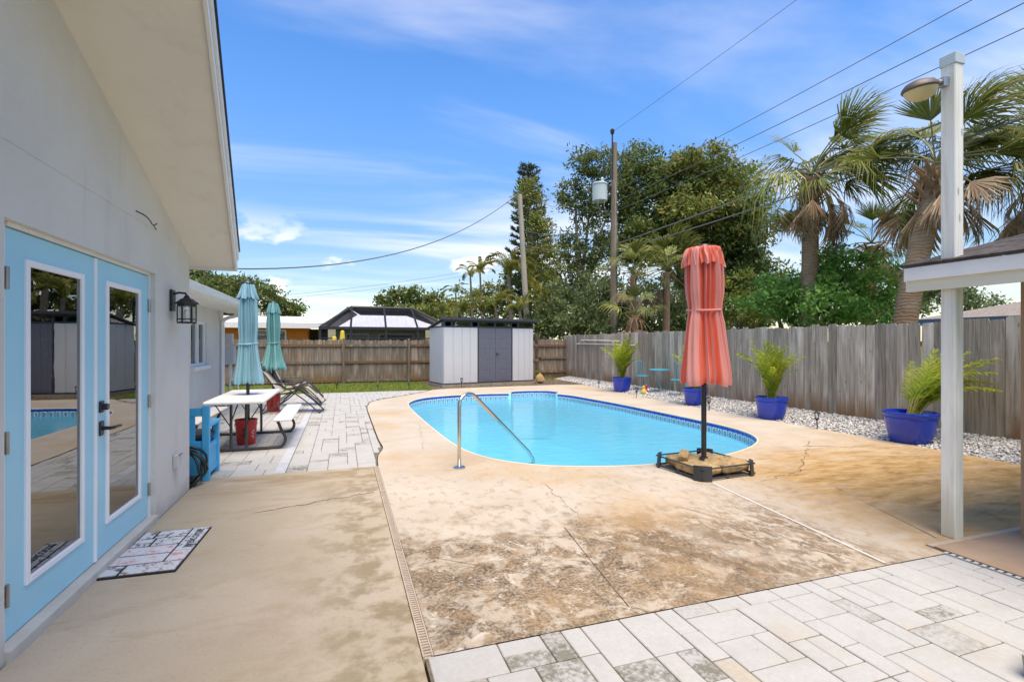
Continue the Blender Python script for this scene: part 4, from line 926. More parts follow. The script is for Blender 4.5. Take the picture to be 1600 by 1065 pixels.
bag((bx+.17,by-.17,.095),.21,.18,.06,R(8),'ribbed tan sandbag at the right front of the umbrella base',2,.22)
bag((bx+.19,by+.14,.08),.18,.18,.055,R(14),'tan sandbag at the right rear of the umbrella base',3,.04)
bag((bx-.12,by+.19,.09),.21,.16,.055,R(-5),'tan sandbag at the left rear of the umbrella base beside the pool',4)
bag((bx-.27,by+.02,.19),.075,.055,.045,R(40),'small greenish stone sandbag tilted up on the left of the umbrella base',5,0,(0,-.5))

# ------------------------------------------------------------------ pool rail
o=thing('pool_handrail','curved stainless steel handrail entering the pool','handrail',(1.34,5.95,0))
e=Vector((1.22,.66,-.19)); h=Vector((e.x,e.y,0)); hn=h.normalized()
pts=[(0,0,0),(0,0,.4),(0,0,.74)]+[tuple(hn*(.15-.15*math.cos(a))+Vector((0,0,.76+.125*math.sin(a)))) for a in [math.pi*k/9*.78 for k in range(1,10)]]
q=Vector(pts[-1]); pts+=[tuple(q.lerp(e+Vector((-.05,-.03,.14)),t)) for t in(.25,.5,.75,.95)]+[tuple(e+Vector((-.015,-.01,.07))),tuple(e),tuple(e+Vector((0,0,-.5)))]
b=B(); b.tube(pts,.0235,12); build('rail',b,'steel',o,smooth='all')
b=B(); b.lathe([(.075,.001),(.075,.01),(.055,.022),(.028,.026)],20); build('escutcheon',b,'steel',o,smooth=True)

# ------------------------------------------------------------------ patio furniture
o=thing('picnic_table','white folding picnic table with attached benches on brown tube frame','picnic table',(-1.38,8.5,0))
def plank(x0,x1,y0,y1,z0,z1,name):
    b=B(); b.span((x0,y0,z0),(x1,y1,z1),bev=.012); return build(name,b,'table_white',o)
plank(-.37,.37,-.93,.93,.685,.73,'table_top')
plank(.455,.70,-.75,1.10,.405,.44,'bench_seat'); plank(-.70,-.455,-.75,1.10,.405,.44,'bench_seat')
for yf in(-.63,.75):
    b=B(); pts=[(.50,0,.405),(.555,0,.26),(.60,0,.17),(.60,0,.10),(.565,0,.045),(.50,0,.025),(0,0,.025),(-.50,0,.025),(-.565,0,.045),(-.60,0,.10),(-.60,0,.17),(-.555,0,.26),(-.50,0,.405)]
    b.tube([(x,yf,zq) for x,y,zq in curve(pts,3)],.021,8); build('frame_rail',b,'bronze_tube',o,smooth=True)
    for x in(-.09,.10): b=B(); b.tube([(x,yf,.03),(x,yf,.684)],.019,8); build('leg',b,'bronze_tube',o,smooth=True)
    for sx in(-1,1): b=B(); s=1 if yf<0 else -1; b.tube([(sx*.10,yf,.38),(sx*.05,yf+s*.35,.67)],.009,6); b.tube([(sx*.1,yf,.35),(sx*.30,yf,.68)],.008,6); build('brace',b,'bronze_tube',o)
def bucket(loc,label):
    o=thing('red_bucket',label,'bucket',loc,R(30),'red buckets under the umbrellas')
    b=B(); b.lathe([(.125,0),(.128,.01),(.145,.29),(.152,.292),(.152,.315),(.147,.32),(.150,.345),(.157,.35),(.157,.37),(.145,.37),(.143,.30),(.13,.10)],28,closetop=True); build('pail',b,'bucket_red',o,smooth=True)
    b=B(); b.tube([(.155*math.cos(a),.155*math.sin(a),.33-.14*math.sin(a)) for a in [math.pi*k/14 for k in range(15)]],.004,5); build('bail_handle',b,'steel_dull',o)
    # printed marks: dark block and pale scrawl
    b=B()
    for a0,a1,z0,z1 in((-2.3,-2.05,.20,.26),(-2.25,-2.1,.10,.19),(-2.45,-2.33,.13,.17),(-2.45,-2.3,.06,.085)):
        n=4; vs=[]
        for k in range(n+1):
            a=a0+(a1-a0)*k/n
            for zq in(z0,z1): r=.1265+zq*.0575+.0015; vs.append((r*math.cos(a),r*math.sin(a),zq))
        b.add(vs,[(2*k,2*k+2,2*k+3,2*k+1) for k in range(n)])
    build('dark_print',b,'bucket_black',o)
    b=B(); pts=[]
    for k in range(26):
        t=k/25; zq=.10+.12*t; a=-1.25+.16*math.sin(t*16); r=.1265+zq*.0575+.002; pts.append((r*math.cos(a),r*math.sin(a),zq))
    b.tube(pts,.004,4); build('pale_print',b,'bucket_white',o)
bucket((-1.37,8.42,0),'red bucket under the picnic table'); bucket((-1.46,12.3,0),'red bucket behind the picnic table holding the green teal umbrella')
# bench
o=thing('storage_bench','bright blue wooden storage bench at the house corner','bench',(-1.98,6.25,0))
W=1.2;D=.53
for x in(-W/2+.035,W/2-.035):
    b=B(); b.span((x-.035,0,0),(x+.035,.06,.82),bev=.004); build('back_post',b,'bench_blue',o)
    b=B(); b.span((x-.03,D-.06,0),(x+.03,D,.58),bev=.004); build('front_post',b,'bench_blue',o)
    b=B(); b.span((x-.035,.062,.58),(x+.035,D+.02,.615),bev=.004); build('armrest',b,'bench_blue',o)
    b=B(); b.span((x-.015,.062,.32),(x+.015,D-.062,.38)); b.span((x-.015,.062,.06),(x+.015,D-.062,.12)); b.span((x-.008,.062,.12),(x+.008,D-.062,.32)); build('side_panel',b,'bench_blue',o)
b=B(); b.span((-W/2+.072,.01,.71),(W/2-.072,.04,.80),bev=.004); build('top_rail',b,'bench_blue',o)
b=B(); b.span((-W/2+.072,.012,.36),(W/2-.072,.042,.43)); build('lower_rail',b,'bench_blue',o)
for i in range(6): b=B(); x=-W/2+.17+i*.172; b.span((x-.03,.018,.43),(x+.03,.036,.71)); build('back_slat',b,'bench_blue',o)
for i in range(8): b=B(); x=-W/2+.14+i*.131; b.span((x-.064,.02,.07),(x+.064,.038,.36)); build('box_slat',b,'bench_blue',o)
b=B(); b.span((-W/2+.072,.045,.385),(W/2-.072,D-.005,.41)); build('seat',b,'bench_blue',o)
b=B(); b.span((-W/2+.072,D-.03,.07),(W/2-.072,D-.01,.384)); build('front_panel',b,'bench_blue',o)
o=thing('bench_cushion','dark cushion lying on the blue storage bench','cushion',(-1.62,6.60,.411)); b=B(); b.box((0,0,.05),(.40,.30,.10),bev=.035); build('pad',b,'cushion_dark',o,smooth=True); b=B(); b.tube([(-.19,-.14,.05),(.19,-.14,.05),(.19,.14,.05),(-.19,.14,.05)],.007,5,closed=True); build('piping',b,'frame_white',o)
o=thing('garden_hose','coiled black garden hose leaning against the blue bench','hose',(-1.56,6.14,0)); b=B(); pts=[]
for k in range(24*5):
    a=2*math.pi*k/24; r=.17+.018*math.sin(k*.37)+.012*(k//24); pts.append((r*math.cos(a)*1.05-.02*(k//24),.03+.05*math.sin(k*.9)*.4-.022*(k//24)+.10*(.5-.5*math.sin(a))*-.6,.215+r*math.sin(a)-.012*(k//24)))
b.tube(pts,.013,8); build('hose_coil',b,'hose_black',o,smooth='all')
b=B(); b.tube(curve([(.02,-.12,.014),(-.1,-.16,.014),(-.25,-.1,.014),(-.35,-.02,.014)],5),.013,8); b.tube([(.02,-.12,.014),(.06,-.115,.014)],.018,8); build('hose_end',b,'hose_black',o,smooth=True)
# recliners
def recliner(loc,rz,label,back=(-.62,1.02)):
    o=thing('reclining_lounger',label,'lounger',loc,rz,'folding recliners on the patio')
    hw=.27; prof=[(back[0],back[1]),(-.20,.44),(.28,.56),(.66,.24)]
    for s in(-1,1):
        b=B(); pts=curve([(back[0]-.03,s*hw,back[1]+.03),(-.40,s*hw,.72),(-.20,s*hw,.44),(.05,s*hw,.46),(.28,s*hw,.56),(.48,s*hw,.42),(.66,s*hw,.22)],4); b.tube(pts,.013,7); build('side_rail',b,'bronze_tube',o,smooth=True)
        b=B(); b.tube(curve([(-.55,s*(hw+.03),.0),(-.15,s*(hw+.03),.25),(.22,s*(hw+.03),.60),(.36,s*(hw+.03),.63)],3),.014,7); build('leg',b,'bronze_tube',o,smooth=True)
        b=B(); b.tube(curve([(.62,s*(hw+.045),.0),(.30,s*(hw+.045),.30),(-.1,s*(hw+.045),.58),(-.34,s*(hw+.045),.66)],3),.014,7); build('leg',b,'bronze_tube',o,smooth=True)
        b=B(); b.box((-.06,s*(hw+.05),.655),(.44,.05,.022),bev=.008); build('armrest',b,'black_metal',o)
    for x,zq in((-.55,.012),(.62,.012)): b=B(); b.tube([(x,-hw-.04,zq),(x,hw+.04,zq)],.013,7); build('floor_bar',b,'bronze_tube',o)
    for nm,(a,q) in(('backrest_sling',(prof[0],prof[1])),('seat_sling',(prof[1],prof[2])),('leg_sling',(prof[2],prof[3]))):
        A=Vector((a[0],0,a[1]));Q=Vector((q[0],0,q[1])); d=(Q-A)
        A=A+d*.03;Q=Q-d*.03; nrm=Vector((-d.z,0,d.x)).normalized(); b=B(); n=6; vs=[]
        for t_ in(.0,-.006):
            for k in range(n+1):
                p=A.lerp(Q,k/n)-Vector((0,0,.02*math.sin(math.pi*k/n)))+nrm*t_
                vs+=[(p.x,-hw+.016,p.z),(p.x,hw-.016,p.z)]
        m=2*(n+1); fs=[(2*k,2*k+1,2*k+3,2*k+2) for k in range(n)]+[(m+2*k+2,m+2*k+3,m+2*k+1,m+2*k) for k in range(n)]
        b.add(vs,fs); build(nm,b,'sling_beige',o,recalc=False)
    b=B(); b.tube([(back[0]-.03,-hw,back[1]+.03),(back[0]-.03,hw,back[1]+.03)],.013,7); b.tube([(.66,-hw,.22),(.66,hw,.22)],.013,7); build('end_bar',b,'bronze_tube',o)
    b=B(); b.box((back[0]+.05,0,back[1]-.05),(.07,.34,.11),Matrix.Rotation(-.6,3,'Y'),bev=.025); build('headrest',b,'cushion_dark',o,smooth=True)
recliner((-1.05,12.0,0),R(-6),'nearer beige sling recliner with folded dark frame behind the picnic table')
recliner((-1.12,13.3,0),R(4),'farther beige sling recliner with raised backrest near the back fence',(-.50,1.08))

# ------------------------------------------------------------------ bistro set
def bchair(loc,rz,label):
    o=thing('bistro_chair',label,'chair',loc,rz,'turquoise bistro chairs')
    b=B(); b.lathe([(.19,.435),(.20,.44),(.20,.452),(.19,.456)],20); build('seat',b,'teal_metal',o)
    for x,y in((.14,.14),(.14,-.14)): b=B(); b.tube(curve([(x,y,.436),(x*1.05,y*1.05,.2),(x*1.35,y*1.3,0)],4),.010,6); build('leg',b,'teal_metal',o)
    for y in(-.15,.15): b=B(); b.tube(curve([(-.25,y*1.15,0),(-.18,y,.44),(-.20,y,.75),(-.22,y*.95,.86)],4),.010,6); build('leg',b,'teal_metal',o)
    b=B(); b.tube(curve([(-.22,-.142,.86),(-.235,-.08,.90),(-.238,0,.91),(-.235,.08,.90),(-.22,.142,.86)],4),.010,6); build('top_rail',b,'teal_metal',o)
    for k in range(4): y=-.09+.06*k; b=B(); b.tube([(-.185,y,.45),(-.21,y,.7),(-.232,y,.90)],.006,5); build('back_rod',b,'teal_metal',o)
bchair((8.93,13.62,.05),R(-95),'turquoise metal bistro chair left of the round table'); bchair((8.85,11.75,.05),R(75),'turquoise metal bistro chair right of the round table')
o=thing('bistro_table','small round turquoise metal table by the grey fence','table',(8.95,12.75,.05))
b=B(); b.lathe([(.29,.665),(.305,.67),(.305,.69),(.29,.695)],28); build('table_top',b,'teal_metal',o)
for k in range(3):
    a=k*2.094+.4; c,s=math.cos(a),math.sin(a); b=B(); b.tube(curve([(.20*c,.20*s,.664),(.08*c,.08*s,.5),(.03*c,.03*s,.34),(.08*c,.08*s,.16),(.22*c,.22*s,.0)],4),.012,6); build('leg',b,'teal_metal',o)
b=B(); b.tube([(.05*math.cos(a),.05*math.sin(a),.34) for a in[2*math.pi*k/12 for k in range(12)]],.008,5,closed=True); build('ring',b,'teal_metal',o)
o=thing('garden_ornament','small yellow and red garden ornament on the gravel by the bistro table','ornament',(8.42,12.75,.02),R(40))
b=B(); b.lathe([(.05,0),(.085,.04),(.08,.10),(.04,.15),(.035,.19),(.045,.22),(.02,.25)],12); build('body',b,'yellow_cloth',o,smooth=True)
b=B(); b.lathe([(.03,0),(.06,.05),(.05,.13),(.03,.2),(.05,.24),(.01,.28)],12,(.18,-.02,0)); build('second_body',b,'red_paint',o,smooth=True)
b=B(); b.lathe([(.02,.0),(.045,.03),(.03,.07)],10,(.19,-.07,.08)); build('white_patch',b,'frame_white',o,smooth=True)
b=B(); b.lathe([(.02,.0),(.04,.03),(.03,.06)],10,(.0,-.09,.0)); build('white_patch',b,'frame_white',o,smooth=True)

# ------------------------------------------------------------------ pinnate and fan fronds
def pinnate(L,nl,ll,lw,droop,mat,seed,rough=.25,rib=.008,bare=.12):
    """one feather frond growing from the origin up and over towards +X"""
    rg=np.random.RandomState(seed); b=B(); pts=[]; ang=R(86); p=Vector((0,0,0)); n=14
    for i in range(n+1):
        pts.append(p.copy()); t=i/n; a=ang-droop*(t**1.5); p=p+Vector((math.cos(a),0,math.sin(a)))*(L/n)
    b.tube(pts,[rib*(1-.8*i/n) for i in range(n+1)],5)
    for i in range(nl):
        t=bare+(1-bare)*(i+.5)/nl; k=t*n; j=min(int(k),n-1); q=pts[j].lerp(pts[j+1],k-j); d=(pts[j+1]-pts[j]).normalized()
        for s in(-1,1):
            l=ll*(math.sin(math.pi*(.12+.83*t))**.6)*rg.uniform(.8,1.15); up=Vector((-d.z,0,d.x))
            ld=(d*(.75+.5*t)+Vector((0,s,0))*rg.uniform(.65,1)+up*rg.uniform(-.15,.35)).normalized(); side=ld.cross(up).normalized(); 
            if side.length<.1: side=Vector((1,0,0))
            m1=q+ld*l*.5; tip=q+ld*l+Vector((0,0,-l*rg.uniform(.15,.45))); w=side*lw*.5
            b.add([q-w*.4,q+w*.4,m1+w,tip,m1-w],[(0,1,2,3,4)])
    o=build('frond',b,mat,recalc=False); me=o.data; bpy.data.objects.remove(o); return me
def fan(pet,rad,n,spread,droop,mat,seed,pm='petiole',w=.045):
    """fan frond: petiole along +X, leaflets radiating from its end"""
    rg=np.random.RandomState(seed); b=B(); pp=curve([(0,0,0),(pet*.5,0,.03*pet),(pet,0,-.06*pet)],4); b.tube(pp,[.02-.010*i/len(pp) for i in range(len(pp))],5,mi=1)
    c=Vector(pp[-1])
    for i in range(n):
        a=-spread+2*spread*(i+.5)/n+rg.uniform(-.03,.03); l=rad*(.62+.38*math.cos(a*.55))*rg.uniform(.85,1.1)
        d=Vector((math.cos(a),math.sin(a),.10*rg.uniform(-1,1)+.25*abs(math.sin(a)))).normalized(); s=Vector((-math.sin(a),math.cos(a),0)); dz=Vector((0,0,1)); fold=rg.uniform(.2,.5)
        st=c+Vector((min(.0,0),0,0)); m=st+d*l*.5-dz*droop*l*.10; m2=st+d*l*.8-dz*droop*l*.36; tip=st+d*l*.98-dz*droop*l*(.75+rg.uniform(0,.3)); ww=s*w*.5
        b.add([st-ww*.3,st+ww*.3,m+ww+dz*fold*w*.4,m-ww],[(0,1,2,3)]); b.add([m-ww,m+ww+dz*fold*w*.4,m2+ww*.7,m2-ww*.7],[(0,1,2,3)]); b.add([m2-ww*.7,m2+ww*.7,tip],[(0,1,2)])
    o=build('frond',b,[mat,pm],recalc=False); me=o.data; bpy.data.objects.remove(o); return me
def aim(loc,d,up=Vector((0,0,1)),roll=0,s=1):
    d=Vector(d).normalized(); y=up.cross(d); 
    if y.length<.05: y=Vector((0,1,0))
    y.normalize(); zq=d.cross(y); M=Matrix((d,y,zq)).transposed().to_4x4(); return Matrix.Translation(loc)@M@Matrix.Rotation(roll,4,'X')@Matrix.Scale(s,4)
rp=random.Random(21)
WIND=Vector((C_,-S_,0))          # the breeze blows towards the right of the yard
# potted palms
AR=[pinnate(.95,30,.19,.012,d,'leaf_areca',40+i,rib=.0045,bare=.25) for i,d in enumerate((.12,.35,.7,1.2))]
def potted(loc,pr,ph,height,n,label,wind=0.0,spread=.35,seed=1):
    rg=random.Random(seed); o=thing('potted_palm',label,'potted plant',loc,rg.uniform(0,0))
    k=pr
    b=B(); b.lathe([(k*.66,0),(k*.74,.03),(k*.86,ph*.35),(k*.94,ph*.72),(k*.97,ph*.84),(k*.965,ph*.85),(k*1.0,ph*.88),(k*1.02,ph*.96),(k*1.0,ph),(k*.955,ph),(k*.93,ph*.95),(k*.90,ph*.80)],40,closetop=False); build('pot',b,'pot_blue',o,smooth=True)
    b=B(); b.lathe([(k*.0,ph*.84),(k*.91,ph*.83)],24,closebot=False,closetop=False); 
    b.v=[(x,y,zq+rg.uniform(-.01,.012)) for x,y,zq in b.v]; build('soil',b,'soil',o)
    for i in range(n):
        a=rg.uniform(0,2*math.pi); lean=rg.uniform(.02,spread); 
        d=Vector((math.cos(a)*lean,math.sin(a)*lean,1))+WIND*wind*rg.uniform(.5,1.1)
        az=math.atan2(d.y,d.x); tilt=math.atan2(math.hypot(d.x,d.y),d.z)
        base=Vector((math.cos(a)*rg.uniform(0,.07),math.sin(a)*rg.uniform(0,.07),ph*.82)); s=(height-ph*.82)/.86*rg.uniform(.42,1.05)
        if wind>.3: az=math.atan2(WIND.y,WIND.x)+rg.gauss(0,.28)
        M=Matrix.Translation(base)@Matrix.Rotation(az,4,'Z')@Matrix.Rotation(tilt*(.7 if wind<.3 else 1.0),4,'Y')@Matrix.Rotation(rg.uniform(-.4,.4) if wind<.3 else 0,4,'Z')@Matrix.Scale(s,4)
        mobj('frond',rg.choice(AR if wind<.3 else AR[1:]),o,M)
    for i in range(9):
        a=rg.uniform(0,6.28); r=rg.uniform(.01,.08); b=B(); tp=Vector((math.cos(a)*r*2.2,math.sin(a)*r*2.2,ph*.82+.34*rg.uniform(.7,1)))+WIND*wind*.22
        b.tube([(math.cos(a)*r,math.sin(a)*r,ph*.8),tuple(tp)],[.011,.006],6); build('cane',b,'cane',o)
potted((8.30,13.78,.0),.30,.45,1.62,70,'bushy yellow green palm in a blue pot left of the bistro table',.03,.14,3)
potted((8.20,10.2,.0),.29,.42,1.34,50,'yellow green palm in a blue pot half hidden behind the coral umbrella',.0,.22,4)
potted((8.15,7.85,.0),.30,.44,1.46,70,'upright yellow green palm in a blue pot right of the coral umbrella',.02,.12,5)
potted((8.22,5.30,.0),.345,.47,1.55,64,'windblown yellow green palm in the nearest large blue pot by the white post',.62,.2,6)

# ------------------------------------------------------------------ path lights
spots=[(526,609,'solar path light in the grass farthest left by the loungers'),(591,611,'solar path light at the lawn edge, second from the left'),(639,609,'solar path light at the lawn edge nearest the shed'),(721,604,'solar path light in front of the shed'),(936,606,'solar path light left of the first potted palm'),(994,621,'solar path light right of the first potted palm'),(1108,641,'solar path light just right of the coral umbrella pole'),(1277,670,'solar path light between the two nearest blue pots')]
pl0=None
for u,v,lb in spots:
    p=ground(u,v)
    if pl0 is None:
        o=pl0=thing('path_light',lb,'path light',(p.x,p.y,-.02),0,'solar path lights')
        b=B(); b.tube([(0,0,-.03),(0,0,.19)],.010,8); b.lathe([(.014,.17),(.03,.19),(.03,.20)],8); build('stake',b,'black_metal',o)
        b=B(); b.lathe([(.055,.292),(.058,.298),(.045,.315),(.02,.33),(.008,.345)],8); b.lathe([(.042,.20),(.042,.208)],8); build('cap',b,'black_metal',o)
        b=B()
        for k in range(4): a=k*math.pi/2+.4; b.tube([(.036*math.cos(a),.036*math.sin(a),.205),(.040*math.cos(a),.040*math.sin(a),.295)],.005,5)
        build('cage',b,'black_metal',o)
        b=B(); b.lathe([(.028,.208),(.031,.292)],8); build('lens',b,'clear_glass',o)
    else:
        o=copytree(pl0); o['label']=lb; o.location=(p.x,p.y,-.02); o.rotation_euler=(rp.uniform(-.04,.04),rp.uniform(-.04,.04),rp.uniform(0,3))

# ------------------------------------------------------------------ lean-to and yard lamp post
lt=thing('lean_to_roof','low lean-to roof with dark shingles and cream beam at the right edge','roof',(4.42,2.0,0))
XE=4.385; YN=2.87; Y0=-2.0; SL=.232
def lz(x): return 2.105+SL*(x-XE)
b=B(); b.span((XE+.012,Y0,1.925),(XE+.052,YN-.02,2.06)); build('beam',b,'cream_beam',lt,w=True)
b=B(); b.span((XE-.012,Y0,2.012),(XE+.0115,YN,2.115)); build('fascia_board',b,'trim_white',lt,w=True)
b=B(); b.extr([(XE-.01,YN-.022,lz(XE)-.1),(XE-.01,YN-.022,lz(XE)+.0),(9,YN-.022,lz(9)+.0),(9,YN-.022,lz(9)-.1)],(0,.021,0)); build('rake_board',b,'trim_white',lt,w=True)
b=B(); b.span((XE+.012,YN-.02,1.925),(XE+.05,YN+.0,2.01)); build('beam_end',b,'cream_beam',lt,w=True)
b=B(); b.extr([(XE-.012,Y0,lz(XE)+.012),(XE-.012,YN,lz(XE)+.012),(9,YN,lz(9)+.012),(9,Y0,lz(9)+.012)],(0,0,.012)); build('roof_deck',b,'roof_dark',lt,w=True)
sm=[]
for k in range(4):
    b=B(); w=.30; h=.30; th=.014; b.box((0,0,0),(h,w-.006,th)); 
    b.v=[(x,y+rp.uniform(-.002,.002),zq+(.004 if x<0 else 0)*rp.uniform(.3,1.6)) for x,y,zq in b.v]; q=build('shingle',b,'shingle'); sm.append(q.data); bpy.data.objects.remove(q)
sa=-math.atan(SL)
row=0; x=XE-.03; cnt=0
while x<7.2 and cnt<300:
    y=YN+.02-.15*(row%2)
    while y>1.3 and cnt<300:
        xc=x+.15; yy=min(y,YN+.02)-.15
        M=Matrix.Translation(Vector((xc,yy,lz(xc)+.034+rp.uniform(0,.004)))-lt.location)@Matrix.Rotation(sa-.030,4,'Y'); mobj('shingle',rp.choice(sm),lt,M); cnt+=1; y-=.30
    x+=.14; row+=1
b=B(); b.extr([(XE-.02,Y0,lz(XE)+.03),(XE-.02,1.2,lz(XE)+.03),(9,1.2,lz(9)+.03),(9,Y0,lz(9)+.03)],(0,0,.012)); b.extr([(7.25,1.2,lz(7.25)+.03),(7.25,YN,lz(7.25)+.03),(9,YN,lz(9)+.03),(9,1.2,lz(9)+.03)],(0,0,.012)); build('shingle_field',b,'shingle',lt,w=True)
b=B(); b.span((5.01,2.31,.012),(5.13,2.43,lz(5)-.02)); build('column',b,'tan_post',lt,w=True)
b=B(); b.span((5.14,2.35,1.97),(9,2.40,2.16)); build('cross_beam',b,'tan_post',lt,w=True)
# white timber post carrying the lamp
o=thing('lamp_post','tall white painted timber post with lamp beside the lean-to','lamp post',(4.50,2.60,0))
b=B(); b.box((0,0,1.87),(.10,.10,3.74),bev=.006); build('post',b,'post_white',o)
b=B(); b.box((0,0,3.70),(.114,.114,.085),bev=.004); build('post_cap',b,'transformer_grey',o)
dirv=Vector((-.98,.2,0)).normalized(); a0=dirv*.055+Vector((0,0,3.53)); h0=dirv*.275+Vector((0,0,3.455))
b=B(); b.box(tuple(dirv*.075+Vector((0,0,3.53))),(.05,.05,.07),Matrix.Rotation(math.atan2(dirv.y,dirv.x),3,'Z')); b.tube([tuple(a0),tuple(dirv*.11+Vector((0,0,3.53))),tuple(dirv*.20+Vector((0,0,3.50)))],.022,8); build('lamp_arm',b,'steel_dull',o,smooth=True)
ang=math.atan2(dirv.y,dirv.x); Mh=Matrix.Translation(h0)@Matrix.Rotation(ang,4,'Z')@Matrix.Rotation(R(8),4,'Y')
b=B(); b.lathe([(.148,.0),(.155,.012),(.15,.03),(.12,.065),(.07,.085),(.02,.09)],24)
b.v=[tuple(Mh@Vector((x*.86,y*.72,zq*.85))) for x,y,zq in b.v]; build('lamp_hood',b,'copper',o,smooth=True); bpy.data.objects[-1] if False else None
b=B(); b.lathe([(.02,-.085),(.07,-.08),(.115,-.055),(.14,-.001)],24); b.v=[tuple(Mh@Vector((x*.86,y*.72,zq*.85))) for x,y,zq in b.v]; build('lamp_lens',b,'lamp_glass',o,smooth=True)
o=thing('stone_block','mossy stone block on the paving at the right edge','stone',(3.06,1.30,0),R(8)); b=B(); b.box((0,0,.06),(.30,.24,.12),bev=.02); b.v=[(x+rp.uniform(-.008,.008),y+rp.uniform(-.008,.008),max(0,zq+rp.uniform(-.006,.006))) for x,y,zq in b.v]; build('block',b,'stone_block',o); b=B(); b.box((.02,.01,.15),(.20,.17,.06),bev=.02); build('upper_stone',b,'stone_block',o)

# ------------------------------------------------------------------ utility poles and wires
p2=Vector((11.9,20.5,0))
o=thing('utility_pole','tall brown wooden utility pole carrying the grey transformer','utility pole',(p2.x,p2.y,-.1))
b=B(); b.tube([(0,0,0),(.03,0,6),(.05,0,10.9)],[.185,.16,.125],14); build('shaft',b,'pole_wood',o,smooth=True)
b=B(); b.tube([(-.10,-.08,9.2),(-.10,-.08,11.3)],.035,8); b.lathe([(.05,11.25),(.09,11.32),(.10,11.45),(.05,11.52)],10,(-.10,-.08,0)); build('top_insulator',b,'black_metal',o,smooth=True)
b=B(); b.tube([(-.02,-.17,0.2),(-.01,-.17,9)],.02,6); build('ground_wire',b,'pole_grey',o)
for zq in(8.55,8.05,7.6): b=B(); b.lathe([(.03,0),(.05,.05),(.03,.1)],8,(.12,-.16,zq)); build('insulator',b,'transformer_grey',o)
o=thing('transformer','pale grey drum transformer hung on the tall utility pole','transformer',(p2.x-.62,p2.y+.16,8.05))
b=B(); b.lathe([(.28,0),(.345,.05),(.345,.78),(.37,.79),(.37,.83),(.33,.87),(.1,.93)],20); build('tank',b,'transformer_grey',o,smooth=True)
b=B(); b.lathe([(.06,.9),(.08,.96),(.05,1.02),(.08,1.06),(.04,1.14)],10,(.1,-.05,0)); build('bushing',b,'transformer_grey',o,smooth=True)
b=B(); b.box((.42,-.05,.25),(.22,.12,.12)); b.box((.42,-.05,.65),(.22,.12,.12)); build('bracket',b,'black_metal',o)
b=B(); b.tube(curve([(-.2,-.25,.05),(-.25,-.3,-.3),(.0,-.2,-.5),(.3,-.1,-.4)],5),.02,5); b.tube(curve([(.1,-.3,.02),(.05,-.32,-.3),(.3,-.15,-.6),(.5,-.1,-.5)],5),.02,5); build('lead_wire',b,'wire',o)
p1=at(828,537,25); p1t=at(812,304,25)
o=thing('utility_pole','shorter leaning grey utility pole behind the shed','utility pole',(p1.x,p1.y,-.1))
b=B(); t_=Vector((p1t.x-p1.x,p1t.y-p1.y,p1t.z+.1)); b.tube([(0,0,0),tuple(t_*.5),tuple(t_)],[.16,.14,.115],12); build('shaft',b,'pole_grey',o,smooth=True)
b=B(); q=t_*.88; b.tube([(q.x-.2,q.y-.05,q.z),(q.x+.2,q.y-.05,q.z)],.03,6); b.lathe([(.04,0),(.06,.06),(.03,.1)],8,(q.x-.2,q.y-.05,q.z)); build('bracket',b,'black_metal',o)
def wire(name,label,A,Bq,sag,r=.012,n=24,group='overhead lines'):
    r*=.72
    A=Vector(A);Bq=Vector(Bq); o=thing(name,label,'overhead line',A,0,group); pts=[]
    for k in range(n+1):
        t=k/n; p=A.lerp(Bq,t)-A; p.z-=4*sag*t*(1-t); pts.append(tuple(p))
    b=B(); b.tube(pts,r,5); build('cable',b,'wire',o)
    b=B(); b.lathe([(.02,-.03),(.035,0),(.02,.03)],6); build('clamp',b,'black_metal',o)
E=-16
wire('power_line','topmost thin power line running right from the tall pole',(p2.x-.05,p2.y-.1,11.3),(12.0,E,11.2),.35,.010)
wire('power_line','second power line down running right from the tall pole',(p2.x+.12,p2.y-.18,8.6),(12.0,E,9.0),.35,.014)
wire('power_line','third power line down running right from the tall pole',(p2.x+.12,p2.y-.18,8.1),(12.0,E,8.4),.40,.016)
wire('power_line','fourth power line down running right from the tall pole',(p2.x+.12,p2.y-.18,7.65),(12.0,E,7.9),.40,.014)
wire('phone_cable','upper thick cable sagging right from the tall pole behind the white post',(p2.x+.1,p2.y-.18,6.1),(12.0,E,7.2),.35,.036)
wire('phone_cable','lower thick cable sagging right from the tall pole behind the white post',(p2.x+.1,p2.y-.18,5.75),(12.0,E,6.6),.42,.032)
tq=p1+t_*.84
wire('service_cable','long dark cable sagging from the leaning pole to the house roof',(tq.x-.15,tq.y,tq.z-.1),(-3.0,12.5,3.15),1.1,.024)
wire('power_line','upper wire between the two utility poles',(p2.x,p2.y-.1,7.6),(tq.x,tq.y,tq.z-.2),.3,.014)
wire('phone_cable','thick cable drooping between the two utility poles',(p2.x,p2.y-.1,6.9),(tq.x,tq.y,tq.z-1.9),.35,.02)
wire('phone_cable','lowest cable between the two utility poles',(p2.x,p2.y-.1,6.1),(tq.x,tq.y,tq.z-2.6),.35,.018)
a_=at(725,430,55); c_=at(300,475,55)
wire('power_line','upper faint distant wire above the orange house',at(780,415,55),at(300,470,55),.6,.018)
wire('power_line','lower faint distant wire above the orange house',at(780,422,55),at(300,474,55),.6,.016)

